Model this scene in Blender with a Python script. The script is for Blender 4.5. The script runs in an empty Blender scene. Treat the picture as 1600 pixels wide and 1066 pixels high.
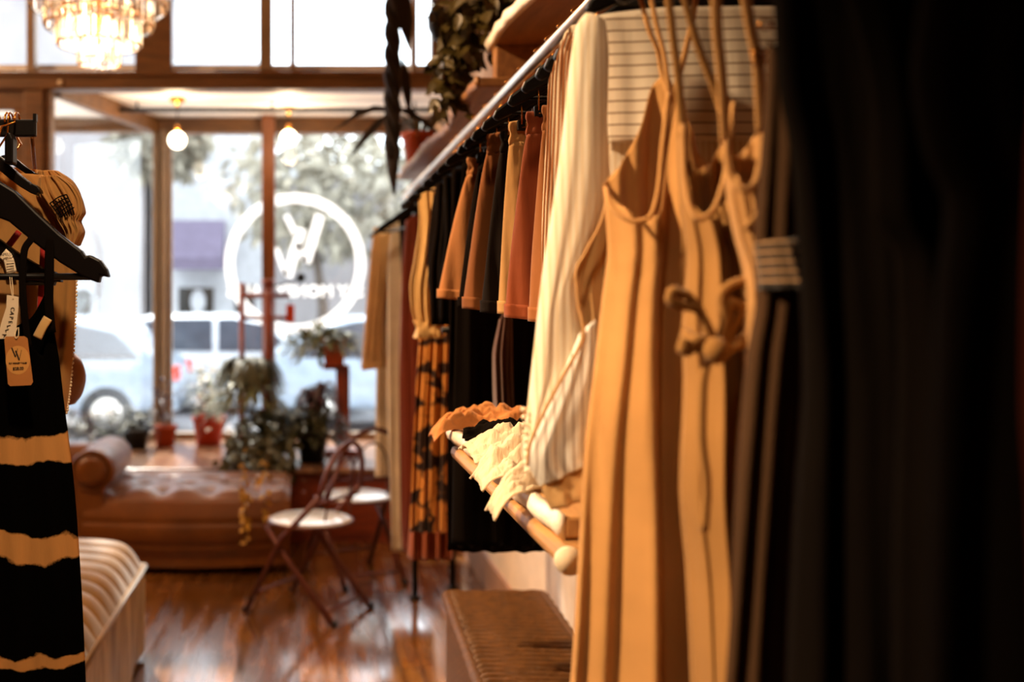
import bpy, bmesh, math, random
from mathutils import Vector, Matrix, noise

random.seed(7)
SC = bpy.context.scene
COL = SC.collection
PI = math.pi

# ------------------------------------------------------------------ camera
F, PX0, PY0, H = 1600.0, 470.0, 475.0, 1.5
cam_data = bpy.data.cameras.new('camera')
cam = bpy.data.objects.new('camera', cam_data)
COL.objects.link(cam)
cam.location = (0, 0, H)
cam.rotation_euler = (PI / 2, 0, 0)
cam_data.sensor_width = 36.0
cam_data.lens = 36.0 * F / 1600.0
cam_data.shift_x = (800 - PX0) / 1600.0
cam_data.shift_y = -(533 - PY0) / 1600.0
cam_data.clip_start = 0.05
cam_data.clip_end = 200
cam_data.dof.use_dof = True
cam_data.dof.focus_distance = 1.86
cam_data.dof.aperture_fstop = 2.2
SC.camera = cam

# ------------------------------------------------------------------ view, sky, sun, lamps
SC.view_settings.view_transform = 'Standard'
SC.view_settings.look = 'None'
SC.view_settings.exposure = 0.1
SC.view_settings.gamma = 1.0
SC.view_settings.use_curve_mapping = False
SC.cycles.use_denoising = True
SC.cycles.max_bounces = 10
SC.cycles.transparent_max_bounces = 16
SC.cycles.sample_clamp_indirect = 8.0
SC.cycles.caustics_reflective = False
SC.cycles.caustics_refractive = False

world = bpy.data.worlds.new('sky')
SC.world = world
world.use_nodes = True
wb = world.node_tree.nodes['Background']
wb.inputs['Color'].default_value = (0.86, 0.93, 1.0, 1)
wb.inputs['Strength'].default_value = 5.0


def lamp(name, kind, loc, energy, color, target=None, **kw):
    d = bpy.data.lights.new(name, kind)
    d.energy = energy
    d.color = color
    for k, v in kw.items():
        setattr(d, k, v)
    o = bpy.data.objects.new(name, d)
    COL.objects.link(o)
    o.location = loc
    if target is not None:
        o.rotation_euler = (Vector(target) - Vector(loc)).to_track_quat('-Z', 'Y').to_euler()
    return o


WARM = (1.0, 0.70, 0.42)
lamp('sun', 'SUN', (-6, 20, 20), 9.0, (1.0, 0.93, 0.82), (-1.0, 6.0, 0), angle=math.radians(2.0))
# warm spots and a point light added to brighten the shop, without fixtures
lamp('added_spot', 'SPOT', (-1.75, 0.95, 2.9), 560, (1.0, 0.69, 0.40), (0.42, 1.30, 1.25), spot_size=math.radians(34), spot_blend=0.8, shadow_soft_size=0.10)
lamp('added_spot', 'SPOT', (-1.6, 2.9, 3.5), 700, (1.0, 0.62, 0.32), (0.5, 3.0, 1.4), spot_size=math.radians(75), spot_blend=0.8, shadow_soft_size=0.10)
lamp('added_spot', 'SPOT', (-0.7, 3.9, 3.9), 130, WARM, (-0.1, 5.4, 0.3), spot_size=math.radians(60), spot_blend=0.8, shadow_soft_size=0.10)
lamp('added_point_light', 'POINT', (-3.8, 4.2, 3.4), 210, WARM, shadow_soft_size=0.12)  # added light for the window frames, kept out of view
lamp('added_spot', 'SPOT', (-0.1, 0.3, 3.4), 210, WARM, (-0.6, 1.8, 1.2), spot_size=math.radians(60), spot_blend=0.8, shadow_soft_size=0.10)


def P(px, py, Y):
    return Vector(((px - PX0) * Y / F, Y, H - (py - PY0) * Y / F))


def XZ(px, py, Y):
    return ((px - PX0) * Y / F, H - (py - PY0) * Y / F)


# ------------------------------------------------------------------ helpers
def lin(h):
    h = h.lstrip('#')
    c = [int(h[i:i + 2], 16) / 255 for i in (0, 2, 4)]
    return tuple((x / 12.92 if x <= 0.04045 else ((x + 0.055) / 1.055) ** 2.4) for x in c)


def interp(pts, t):
    """piecewise linear on a list of (t, value) sorted by t"""
    if t <= pts[0][0]:
        return pts[0][1]
    for (a, va), (b, vb) in zip(pts, pts[1:]):
        if t <= b:
            k = 0 if b == a else (t - a) / (b - a)
            return va + (vb - va) * k
    return pts[-1][1]


def smooth_interp(pts, t):
    if t <= pts[0][0]:
        return pts[0][1]
    n = len(pts)
    for i in range(n - 1):
        if t <= pts[i + 1][0]:
            t0, p0 = pts[i]
            t1, p1 = pts[i + 1]
            d = t1 - t0 or 1e-6
            k = (t - t0) / d

            def slope(j):
                if j <= 0:
                    return (pts[1][1] - pts[0][1]) / ((pts[1][0] - pts[0][0]) or 1e-6)
                if j >= n - 1:
                    return (pts[-1][1] - pts[-2][1]) / ((pts[-1][0] - pts[-2][0]) or 1e-6)
                s0 = (pts[j][1] - pts[j - 1][1]) / ((pts[j][0] - pts[j - 1][0]) or 1e-6)
                s1 = (pts[j + 1][1] - pts[j][1]) / ((pts[j + 1][0] - pts[j][0]) or 1e-6)
                return 0 if s0 * s1 <= 0 else 2 * s0 * s1 / (s0 + s1)
            m0, m1 = slope(i) * d, slope(i + 1) * d
            k2, k3 = k * k, k * k * k
            return (2 * k3 - 3 * k2 + 1) * p0 + (k3 - 2 * k2 + k) * m0 + (-2 * k3 + 3 * k2) * p1 + (k3 - k2) * m1
    return pts[-1][1]


class MB:
    def __init__(self):
        self.v, self.f, self.uv = [], [], {}

    def add(self, verts, faces, uvs=None):
        o = len(self.v)
        self.v += [Vector(p) for p in verts]
        self.f += [tuple(i + o for i in f) for f in faces]
        if uvs:
            for i, t in enumerate(uvs):
                self.uv[o + i] = t
        return self

    def box(self, c, s, rotz=0.0, rot=None):
        x, y, z = s[0] / 2, s[1] / 2, s[2] / 2
        vs = [Vector(p) for p in ((-x, -y, -z), (x, -y, -z), (x, y, -z), (-x, y, -z), (-x, -y, z), (x, -y, z), (x, y, z), (-x, y, z))]
        m = rot if rot is not None else Matrix.Rotation(rotz, 3, 'Z')
        return self.add([m @ p + Vector(c) for p in vs], [(3, 2, 1, 0), (4, 5, 6, 7), (0, 1, 5, 4), (1, 2, 6, 5), (2, 3, 7, 6), (3, 0, 4, 7)])

    def span(self, a, b):
        a, b = Vector(a), Vector(b)
        return self.box((a + b) / 2, [abs(b[i] - a[i]) for i in range(3)])

    def tube(self, pts, r, n=8, cap=True, closed=False, flat=None, up=None):
        pts = [Vector(p) for p in pts]
        m = len(pts)
        rr = r if isinstance(r, (list, tuple)) else [r] * m
        rings, prev = [], None
        for i in range(m):
            if closed:
                d = pts[(i + 1) % m] - pts[i - 1]
            else:
                d = pts[min(i + 1, m - 1)] - pts[max(i - 1, 0)]
            if d.length < 1e-9:
                d = Vector((0, 0, 1))
            d.normalize()
            if prev is None:
                a = Vector(up) if up is not None else (Vector((0, 1, 0)) if abs(d.y) < 0.9 else Vector((1, 0, 0)))
            else:
                a = prev
            a = a - d * a.dot(d)
            if a.length < 1e-6:
                a = d.orthogonal()
            a.normalize()
            prev = a
            b = d.cross(a)
            ka, kb = (1, 1) if flat is None else flat
            rings.append([pts[i] + (a * math.cos(2 * PI * k / n) * ka + b * math.sin(2 * PI * k / n) * kb) * rr[i] for k in range(n)])
        return self.loft(rings, cap=cap and not closed, closed=closed)

    def loft(self, rings, cap=True, closed=False):
        n, m = len(rings[0]), len(rings)
        vs = [p for r in rings for p in r]
        fs = []
        for i in range(m if closed else m - 1):
            j = (i + 1) % m
            for k in range(n):
                l = (k + 1) % n
                fs.append((i * n + k, i * n + l, j * n + l, j * n + k))
        if cap:
            fs.append(tuple(range(n))[::-1])
            fs.append(tuple((m - 1) * n + k for k in range(n)))
        return self.add(vs, fs)

    def lathe(self, prof, c, n=24, cap=True):
        c = Vector(c)
        return self.loft([[c + Vector((r * math.cos(2 * PI * k / n), r * math.sin(2 * PI * k / n), z)) for k in range(n)] for r, z in prof], cap=cap)

    def ball(self, c, r, n=16, m=10, s=(1, 1, 1)):
        c = Vector(c)
        rings = []
        for i in range(m + 1):
            a = -PI / 2 + PI * i / m
            q = max(math.cos(a), 1e-3) * r
            rings.append([c + Vector((q * math.cos(2 * PI * k / n) * s[0], q * math.sin(2 * PI * k / n) * s[1], math.sin(a) * r * s[2])) for k in range(n)])
        return self.loft(rings)

    def grid(self, fn, nu, nv, closeu=False, uvf=None):
        vs, uvs = [], []
        for j in range(nv + 1):
            for i in range(nu if closeu else nu + 1):
                u, v = i / nu, j / nv
                p = fn(u, v)
                vs.append(p)
                uvs.append(uvf(u, v, p) if uvf else (u, v))
        w = nu if closeu else nu + 1
        fs = []
        for j in range(nv):
            for i in range(nu):
                k = (i + 1) % w
                fs.append((j * w + i, j * w + k, (j + 1) * w + k, (j + 1) * w + i))
        return self.add(vs, fs, uvs)

    def plate(self, pts, y0, y1):
        """2-D outline of (x, z) points given depth along Y"""
        n = len(pts)
        vs = [(x, y0, z) for x, z in pts] + [(x, y1, z) for x, z in pts]
        fs = [tuple(range(n)), tuple(range(n, 2 * n))[::-1]] + [(i, i + n, (i + 1) % n + n, (i + 1) % n) for i in range(n)]
        return self.add(vs, fs)

    def leaf(self, base, d, L, w, bend=0.3, up=(0, 0, 1)):
        d = Vector(d).normalized()
        up = Vector(up)
        side = d.cross(up)
        if side.length < 1e-3:
            side = Vector((1, 0, 0))
        side.normalize()
        nrm = side.cross(d)
        vs = []
        for t, k in ((0, 0.12), (0.3, 0.9), (0.6, 0.85), (1.0, 0.05)):
            c = Vector(base) + d * (L * t) - Vector((0, 0, 1)) * (bend * L * t * t)
            vs += [c - side * w * k / 2 + nrm * w * 0.12 * k, c - nrm * 0.0, c + side * w * k / 2 + nrm * w * 0.12 * k]
        fs = []
        for i in range(3):
            for j in range(2):
                a = i * 3 + j
                fs.append((a, a + 1, a + 4, a + 3))
        return self.add(vs, fs)

    def build(self, name, m, parent=None, smooth=True, bevel=0.0, solid=0.0, sub=0, origin=None):
        if parent is not None:
            org = Vector(parent_world(parent))
        elif origin is not None:
            org = Vector(origin)
        else:
            xs, ys, zs = [p.x for p in self.v], [p.y for p in self.v], [p.z for p in self.v]
            org = Vector(((min(xs) + max(xs)) / 2, (min(ys) + max(ys)) / 2, min(zs)))
        me = bpy.data.meshes.new(name)
        me.from_pydata([tuple(p - org) for p in self.v], [], self.f)
        if self.uv:
            ul = me.uv_layers.new(name='UVMap')
            idx = [0] * len(me.loops)
            me.loops.foreach_get('vertex_index', idx)
            flat = []
            for i in idx:
                flat += list(self.uv.get(i, (0, 0)))
            ul.data.foreach_set('uv', flat)
        me.validate()
        bm = bmesh.new()
        bm.from_mesh(me)
        bmesh.ops.recalc_face_normals(bm, faces=bm.faces)
        bm.to_mesh(me)
        bm.free()
        for p in me.polygons:
            p.use_smooth = smooth
        me.materials.append(m)
        o = bpy.data.objects.new(name, me)
        COL.objects.link(o)
        if parent is not None:
            o.parent = parent
        else:
            o.location = org
        if bevel:
            b = o.modifiers.new('bevel', 'BEVEL')
            b.width = bevel
            b.segments = 2
            b.limit_method = 'ANGLE'
            b.angle_limit = math.radians(40)
        if solid:
            b = o.modifiers.new('solid', 'SOLIDIFY')
            b.thickness = solid
            b.offset = 0
        if sub:
            b = o.modifiers.new('sub', 'SUBSURF')
            b.levels = sub
            b.render_levels = sub
        return o


def parent_world(o):
    p = Vector(o.location)
    while o.parent is not None:
        o = o.parent
        p = p + Vector(o.location)
    return p


def tag(o, label, cat, group=None, kind=None):
    o['label'] = label
    o['category'] = cat
    if group:
        o['group'] = group
    if kind:
        o['kind'] = kind
    return o


def empty(name, loc, label, cat, group=None):
    o = bpy.data.objects.new(name, None)
    COL.objects.link(o)
    o.location = loc
    o.empty_display_size = 0.05
    return tag(o, label, cat, group)


def struct(o):
    o['kind'] = 'structure'
    return o


def copy_tree(root, loc, rotz=0.0, label=None, group=None):
    r = root.copy()
    COL.objects.link(r)
    r.location = loc
    r.rotation_euler = (0, 0, rotz)
    if label:
        r['label'] = label
    if group:
        r['group'] = group
    for ch in list(root.children):
        c = ch.copy()
        COL.objects.link(c)
        c.parent = r
        for g in list(ch.children):
            d = g.copy()
            COL.objects.link(d)
            d.parent = c
    return r


# ------------------------------------------------------------------ materials
MATS = {}


def new_mat(name):
    m = bpy.data.materials.new(name)
    m.use_nodes = True
    nt = m.node_tree
    return m, nt, nt.nodes, nt.links, nt.nodes['Principled BSDF'], nt.nodes['Material Output']


def coords(N, L, kind='Object', scale=(1, 1, 1)):
    tc = N.new('ShaderNodeTexCoord')
    mp = N.new('ShaderNodeMapping')
    mp.inputs['Scale'].default_value = scale
    L.new(tc.outputs[kind], mp.inputs['Vector'])
    return mp.outputs['Vector']


def simple(name, col, rough=0.5, metal=0.0, var=0.12, nscale=6.0, bump=0.0, bscale=60.0, spec=0.5, coat=0.0, sheen=0.0, emit=None, estr=0.0, stretch=(1, 1, 1)):
    m, nt, N, L, B, O = new_mat(name)
    c = lin(col) if isinstance(col, str) else col
    B.inputs['Roughness'].default_value = rough
    B.inputs['Metallic'].default_value = metal
    B.inputs['Specular IOR Level'].default_value = spec
    B.inputs['Coat Weight'].default_value = coat
    B.inputs['Sheen Weight'].default_value = sheen
    vec = coords(N, L, 'Object', stretch)
    nz = N.new('ShaderNodeTexNoise')
    nz.inputs['Scale'].default_value = nscale
    nz.inputs['Detail'].default_value = 4
    L.new(vec, nz.inputs['Vector'])
    rp = N.new('ShaderNodeValToRGB')
    rp.color_ramp.elements[0].position = 0.3
    rp.color_ramp.elements[1].position = 0.7
    rp.color_ramp.elements[0].color = tuple(x * (1 - var) for x in c) + (1,)
    rp.color_ramp.elements[1].color = tuple(min(1, x * (1 + var)) for x in c) + (1,)
    L.new(nz.outputs['Fac'], rp.inputs['Fac'])
    L.new(rp.outputs['Color'], B.inputs['Base Color'])
    if bump:
        n2 = N.new('ShaderNodeTexNoise')
        n2.inputs['Scale'].default_value = bscale
        n2.inputs['Detail'].default_value = 5
        L.new(vec, n2.inputs['Vector'])
        bp = N.new('ShaderNodeBump')
        bp.inputs['Strength'].default_value = bump
        bp.inputs['Distance'].default_value = 0.01
        L.new(n2.outputs['Fac'], bp.inputs['Height'])
        L.new(bp.outputs['Normal'], B.inputs['Normal'])
    if emit is not None:
        B.inputs['Emission Color'].default_value = (lin(emit) if isinstance(emit, str) else emit) + (1,)
        B.inputs['Emission Strength'].default_value = estr
    return m


def fabric(name, col, col2=None, stripe=None, trans=0.25, sheen=0.2, rough=0.9, bump=0.25, pattern=None, var=0.1, spec=0.2):
    """woven cloth; stripe = (direction 'u'|'v', period m, share of the dark line); pattern = list of band heights for tie-dye or 'floral'"""
    m, nt, N, L, B, O = new_mat(name)
    c = lin(col) if isinstance(col, str) else col
    c2 = (lin(col2) if isinstance(col2, str) else col2) if col2 else c
    uv = N.new('ShaderNodeTexCoord').outputs['UV']
    nz = N.new('ShaderNodeTexNoise')
    nz.inputs['Scale'].default_value = 9
    nz.inputs['Detail'].default_value = 5
    L.new(uv, nz.inputs['Vector'])
    rp = N.new('ShaderNodeValToRGB')
    rp.color_ramp.elements[0].position = 0.3
    rp.color_ramp.elements[1].position = 0.72
    rp.color_ramp.elements[0].color = tuple(x * (1 - var) for x in c) + (1,)
    rp.color_ramp.elements[1].color = tuple(min(1, x * (1 + var)) for x in c) + (1,)
    L.new(nz.outputs['Fac'], rp.inputs['Fac'])
    colour = rp.outputs['Color']

    def math_node(op, a, b=None):
        q = N.new('ShaderNodeMath')
        q.operation = op
        for i, x in enumerate((a, b)):
            if x is None:
                continue
            if isinstance(x, (int, float)):
                q.inputs[i].default_value = x
            else:
                L.new(x, q.inputs[i])
        return q.outputs[0]

    def mixed(fac, a, b):
        q = N.new('ShaderNodeMix')
        q.data_type = 'RGBA'
        L.new(fac, q.inputs[0])
        for x, i in ((a, 6), (b, 7)):
            if isinstance(x, tuple):
                q.inputs[i].default_value = x + (1,)
            else:
                L.new(x, q.inputs[i])
        return q.outputs[2]
    sp = N.new('ShaderNodeSeparateXYZ')
    L.new(uv, sp.inputs[0])
    if stripe:
        d, per, share = stripe
        src = sp.outputs[0] if d == 'u' else sp.outputs[1]
        w = math_node('ADD', src, math_node('MULTIPLY', nz.outputs['Fac'], per * 0.25))
        fr = math_node('FRACT', math_node('DIVIDE', w, per))
        a = math_node('SUBTRACT', fr, 0.5)
        tri = math_node('MULTIPLY', math_node('ABSOLUTE', a), 2.0)
        rr = N.new('ShaderNodeMapRange')
        rr.inputs['From Min'].default_value = 1 - share - 0.12
        rr.inputs['From Max'].default_value = 1 - share + 0.12
        L.new(tri, rr.inputs['Value'])
        colour = mixed(rr.outputs[0], colour, c2)
    if isinstance(pattern, list):
        n2 = N.new('ShaderNodeTexNoise')
        n2.inputs['Scale'].default_value = 14
        n2.inputs['Detail'].default_value = 6
        L.new(uv, n2.inputs['Vector'])
        n3 = N.new('ShaderNodeTexNoise')
        n3.inputs['Scale'].default_value = 3.5
        n3.inputs['Detail'].default_value = 1
        L.new(uv, n3.inputs['Vector'])
        v = math_node('ADD', sp.outputs[1], math_node('MULTIPLY', math_node('SUBTRACT', n2.outputs['Fac'], 0.5), 0.055))
        v = math_node('ADD', v, math_node('MULTIPLY', math_node('SUBTRACT', n3.outputs['Fac'], 0.5), 0.11))
        tot = None
        for zc, hw in pattern:
            q = math_node('SUBTRACT', hw, math_node('ABSOLUTE', math_node('SUBTRACT', v, zc)))
            q = math_node('MULTIPLY', q, 260.0)
            cl = N.new('ShaderNodeClamp')
            L.new(q, cl.inputs[0])
            tot = cl.outputs[0] if tot is None else math_node('MAXIMUM', tot, cl.outputs[0])
        colour = mixed(tot, colour, c2)
    if pattern == 'floral':
        vo = N.new('ShaderNodeTexVoronoi')
        vo.inputs['Scale'].default_value = 15
        n2 = N.new('ShaderNodeTexNoise')
        n2.inputs['Scale'].default_value = 10
        n2.inputs['Detail'].default_value = 5
        L.new(uv, n2.inputs['Vector'])
        va = N.new('ShaderNodeVectorMath')
        va.operation = 'MULTIPLY_ADD'
        L.new(n2.outputs['Color'], va.inputs[0])
        va.inputs[1].default_value = (0.16, 0.16, 0.16)
        L.new(uv, va.inputs[2])
        L.new(va.outputs[0], vo.inputs['Vector'])
        rr = N.new('ShaderNodeMapRange')
        rr.inputs['From Min'].default_value = 0.54
        rr.inputs['From Max'].default_value = 0.66
        L.new(vo.outputs['Distance'], rr.inputs['Value'])
        colour = mixed(rr.outputs[0], colour, c2)
    L.new(colour, B.inputs['Base Color'])
    B.inputs['Roughness'].default_value = rough
    B.inputs['Specular IOR Level'].default_value = spec
    B.inputs['Sheen Weight'].default_value = sheen
    B.inputs['Sheen Roughness'].default_value = 0.5
    mp = N.new('ShaderNodeMapping')
    mp.inputs['Scale'].default_value = (30, 6, 1)
    L.new(uv, mp.inputs['Vector'])
    n4 = N.new('ShaderNodeTexNoise')
    n4.inputs['Scale'].default_value = 1.2
    n4.inputs['Detail'].default_value = 6
    L.new(mp.outputs[0], n4.inputs['Vector'])
    bp = N.new('ShaderNodeBump')
    bp.inputs['Strength'].default_value = bump
    bp.inputs['Distance'].default_value = 0.012
    L.new(n4.outputs['Fac'], bp.inputs['Height'])
    L.new(bp.outputs['Normal'], B.inputs['Normal'])
    if trans > 0:
        tr = N.new('ShaderNodeBsdfTranslucent')
        L.new(colour, tr.inputs['Color'])
        mx = N.new('ShaderNodeMixShader')
        mx.inputs[0].default_value = trans
        L.new(B.outputs[0], mx.inputs[1])
        L.new(tr.outputs[0], mx.inputs[2])
        L.new(mx.outputs[0], O.inputs['Surface'])
    return m


def glass(name, tint=(0.97, 0.98, 0.98)):
    m, nt, N, L, B, O = new_mat(name)
    t = N.new('ShaderNodeBsdfTransparent')
    t.inputs['Color'].default_value = tint + (1,)
    g = N.new('ShaderNodeBsdfGlossy')
    g.inputs['Roughness'].default_value = 0.02
    lw = N.new('ShaderNodeLayerWeight')
    lw.inputs['Blend'].default_value = 0.5
    pw = N.new('ShaderNodeMath')
    pw.operation = 'POWER'
    L.new(lw.outputs['Facing'], pw.inputs[0])
    pw.inputs[1].default_value = 5.0
    ma = N.new('ShaderNodeMath')
    ma.operation = 'MULTIPLY_ADD'
    L.new(pw.outputs[0], ma.inputs[0])
    ma.inputs[1].default_value = 0.9
    ma.inputs[2].default_value = 0.03
    mx = N.new('ShaderNodeMixShader')
    L.new(ma.outputs[0], mx.inputs[0])
    L.new(t.outputs[0], mx.inputs[1])
    L.new(g.outputs[0], mx.inputs[2])
    L.new(mx.outputs[0], O.inputs['Surface'])
    return m


def wood(name, dark, light, rough=0.45, scale=3.0, axis='x', coat=0.0, planks=None, gloss_noise=False):
    m, nt, N, L, B, O = new_mat(name)
    s = {'x': (1.2, 9, 9), 'y': (9, 1.2, 9), 'z': (9, 9, 1.2)}[axis]
    vec = coords(N, L, 'Object', s)
    nz = N.new('ShaderNodeTexNoise')
    nz.inputs['Scale'].default_value = scale
    nz.inputs['Detail'].default_value = 8
    nz.inputs['Roughness'].default_value = 0.65
    nz.inputs['Distortion'].default_value = 0.6
    L.new(vec, nz.inputs['Vector'])
    rp = N.new('ShaderNodeValToRGB')
    rp.color_ramp.elements[0].position = 0.32
    rp.color_ramp.elements[1].position = 0.68
    rp.color_ramp.elements[0].color = lin(dark) + (1,)
    rp.color_ramp.elements[1].color = lin(light) + (1,)
    L.new(nz.outputs['Fac'], rp.inputs['Fac'])
    col = rp.outputs['Color']
    height = nz.outputs['Fac']
    if planks:
        wv = coords(N, L, 'Object', (1, 1, 1))
        rot = N.new('ShaderNodeMapping')
        rot.inputs['Rotation'].default_value = (0, 0, PI / 2)
        L.new(wv, rot.inputs['Vector'])
        br = N.new('ShaderNodeTexBrick')
        br.inputs['Color1'].default_value = (0.25, 0.25, 0.25, 1)
        br.inputs['Color2'].default_value = (1, 1, 1, 1)
        br.inputs['Mortar'].default_value = (0.05, 0.05, 0.05, 1)
        br.inputs['Scale'].default_value = 1
        br.inputs['Mortar Size'].default_value = 0.003
        br.inputs['Brick Width'].default_value = planks[1]
        br.inputs['Row Height'].default_value = planks[0]
        br.offset = 0.37
        L.new(rot.outputs[0], br.inputs['Vector'])
        mm = N.new('ShaderNodeMix')
        mm.data_type = 'RGBA'
        mm.blend_type = 'MULTIPLY'
        mm.inputs[0].default_value = 0.8
        L.new(col, mm.inputs[6])
        L.new(br.outputs['Color'], mm.inputs[7])
        col = mm.outputs[2]
        height = br.outputs['Color']
    L.new(col, B.inputs['Base Color'])
    B.inputs['Roughness'].default_value = rough
    B.inputs['Coat Weight'].default_value = coat
    B.inputs['Coat Roughness'].default_value = 0.12
    if gloss_noise:
        wv2 = coords(N, L, 'Object', (11, 1.0, 1))
        n2 = N.new('ShaderNodeTexNoise')
        n2.inputs['Scale'].default_value = 1.5
        n2.inputs['Detail'].default_value = 6
        L.new(wv2, n2.inputs['Vector'])
        rr = N.new('ShaderNodeMapRange')
        rr.inputs['From Min'].default_value = 0.35
        rr.inputs['From Max'].default_value = 0.65
        rr.inputs['To Min'].default_value = 0.06
        rr.inputs['To Max'].default_value = 0.38
        L.new(n2.outputs['Fac'], rr.inputs['Value'])
        L.new(rr.outputs[0], B.inputs['Roughness'])
        height = n2.outputs['Fac']
    bp = N.new('ShaderNodeBump')
    bp.inputs['Strength'].default_value = 0.12
    bp.inputs['Distance'].default_value = 0.01
    L.new(height, bp.inputs['Height'])
    L.new(bp.outputs['Normal'], B.inputs['Normal'])
    return m


M = {}
M['floor'] = wood('varnished_floorboards', '#57310f', '#9a6026', planks=(0.085, 2.6), axis='y', gloss_noise=True, coat=0.9)
M['wallwarm'] = simple('warm_plaster', '#a3774e', 0.85, bump=0.1)
M['wallwhite'] = simple('white_plaster', '#e4d3c0', 0.8, bump=0.1)
M['pinkboard'] = simple('pinkish_skirting_paint', '#a57f68', 0.6)
M['ceiling'] = simple('ceiling_paint', '#b89a7c', 0.9)
M['bayceil'] = simple('bay_ceiling_paint', '#e6d8ca', 0.55, var=0.05)
M['brownframe'] = wood('brown_window_frame', '#4d300f', '#7a5024', rough=0.5, axis='x')
M['greyframe'] = simple('taupe_painted_frame', '#8b7155', 0.5)
M['postwood'] = wood('orange_post_wood', '#52290c', '#7a4216', rough=0.4, axis='z')
M['redwood'] = wood('red_stained_wood', '#5e1f0d', '#8f3c18', rough=0.4, axis='x')
M['redwoodz'] = wood('red_stained_wood_upright', '#5c200c', '#96411a', rough=0.4, axis='z')
M['platform'] = wood('worn_platform_boards', '#7a4426', '#b58a66', rough=0.28, planks=(0.12, 3.0), axis='y', coat=0.3)
M['shelfwood'] = wood('live_edge_board', '#8f6338', '#c8965c', rough=0.5, axis='y')
M['shelfdark'] = wood('dark_shelf_board', '#6b4526', '#9a6c3e', rough=0.55, axis='y')
M['shelfwhite'] = simple('whitewashed_and_lit_bark_edge', '#efe4d4', 0.45, var=0.15, nscale=14, bump=0.3)  # on the near upper shelf the white paints in window light
M['glass'] = glass('window_glass')
M['black'] = simple('black_metal', '#0a0706', 0.4, spec=0.3)
M['hanger'] = simple('black_wooden_hanger', '#080403', 0.42, spec=0.2)
M['chrome'] = simple('chrome', '#e6ded4', 0.35, metal=1.0, var=0.05)
M['brass'] = simple('brass', '#c8873c', 0.25, metal=1.0, var=0.05)
M['vinyl'] = fabric('white_window_vinyl', '#ffffff', trans=0.6, sheen=0, bump=0, var=0)
M['leather'] = simple('cognac_leather', '#74400a', 0.36, var=0.25, nscale=5, bump=0.12, bscale=120, sheen=0.1)
M['velvet'] = simple('old_gold_velvet', '#7a5520', 0.55, var=0.25, nscale=9, sheen=0.3)
M['crushed'] = simple('crushed_pale_velvet', '#b0904a', 0.5, var=0.85, nscale=9, sheen=0.2, stretch=(1.5, 1.5, 0.6))
M['crushed'] = wood('crushed_pale_velvet', '#5f4a22', '#d3b886', rough=0.5, scale=1.5, axis='z')
M['wicker'] = simple('wicker', '#5f3c12', 0.6, var=0.3, nscale=30, bump=0.4)
M['terra'] = simple('terracotta', '#bb4d1c', 0.65, var=0.12)
M['plasticred'] = simple('orange_red_pot', '#c2401a', 0.45)
M['blackpot'] = simple('black_plastic_pot', '#1b1d1c', 0.45)
M['soil'] = simple('potting_soil', '#24160c', 0.95, bump=0.5)
M['leafdark'] = simple('dark_green_leaf', '#403d1d', 0.55, var=0.35, nscale=25)
M['leafivy'] = simple('olive_ivy_leaf', '#3d3314', 0.4, var=0.45, nscale=25)
M['leafpale'] = simple('grey_green_leaf', '#6c6f4c', 0.5, var=0.3, nscale=25)
M['leafyellow'] = simple('yellow_leaf', '#b98a2c', 0.5, var=0.3, nscale=25)
M['leafpurple'] = simple('purple_leaf', '#4a3038', 0.45, var=0.3, nscale=25)
M['leafstreet'] = simple('street_tree_leaf', '#969080', 0.6, var=0.4, nscale=3)
M['petal'] = simple('white_petal', '#f4eadc', 0.6)
M['stemm'] = simple('plant_stem', '#4a3a1c', 0.7)
M['ironred'] = simple('rusty_red_iron', '#5a2a1b', 0.4, metal=0.4, var=0.25, nscale=20)
M['seatwhite'] = simple('white_enamel_seat', '#e9e2d8', 0.2, coat=0.5)
M['rope'] = simple('dark_rope', '#2b211a', 0.9, bump=0.5)
M['bulb'] = simple('lit_globe', '#fff2dc', 0.4, emit=(1.0, 0.83, 0.6), estr=7.0)
M['candle'] = simple('lit_candle_bulb', '#fff2dc', 0.4, emit=(1.0, 0.72, 0.42), estr=9.0)
M['paperwhite'] = simple('white_label', '#e9d6b8', 0.7, var=0.05)
M['kraft'] = simple('kraft_card', '#b9773a', 0.8, var=0.1, nscale=20)
M['sticker'] = simple('tan_round_sticker', '#d69a52', 0.6, var=0.05)
M['ink'] = simple('black_ink', '#140b06', 0.7)
M['string'] = simple('cotton_string', '#d8c3a0', 0.8)
# outdoors
M['asphalt'] = simple('asphalt', '#86868a', 0.8)
M['paving'] = simple('pale_pavement', '#cfcbc6', 0.8)
M['facade'] = simple('pale_facade', '#8f8b8c', 0.85, var=0.2, nscale=0.8)
M['facadewhite'] = simple('white_facade', '#b4b6ba', 0.8)
M['awning'] = simple('mauve_awning', '#6d6479', 0.8)
M['darkglass'] = simple('dark_shop_glass', '#2a2823', 0.2)
M['carwhite'] = simple('white_car_paint', '#c9ced4', 0.2, coat=0.6)
M['carblue'] = simple('pale_blue_car_paint', '#93a1b0', 0.2, coat=0.6)
M['carglass'] = simple('car_window', '#4b4f58', 0.08)
M['tyre'] = simple('tyre', '#222224', 0.8)
M['taillight'] = simple('red_tail_light', '#d8301a', 0.25)
M['trunk'] = simple('tree_bark', '#5c5148', 0.9)


def crystal_mat():
    m, nt, N, L, B, O = new_mat('amber_crystal')
    B.inputs['Base Color'].default_value = (1.0, 0.9, 0.76, 1)
    B.inputs['Roughness'].default_value = 0.03
    B.inputs['IOR'].default_value = 1.5
    B.inputs['Transmission Weight'].default_value = 1.0
    return m


M['crystal'] = crystal_mat()
M['jar'] = crystal_mat()
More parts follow.
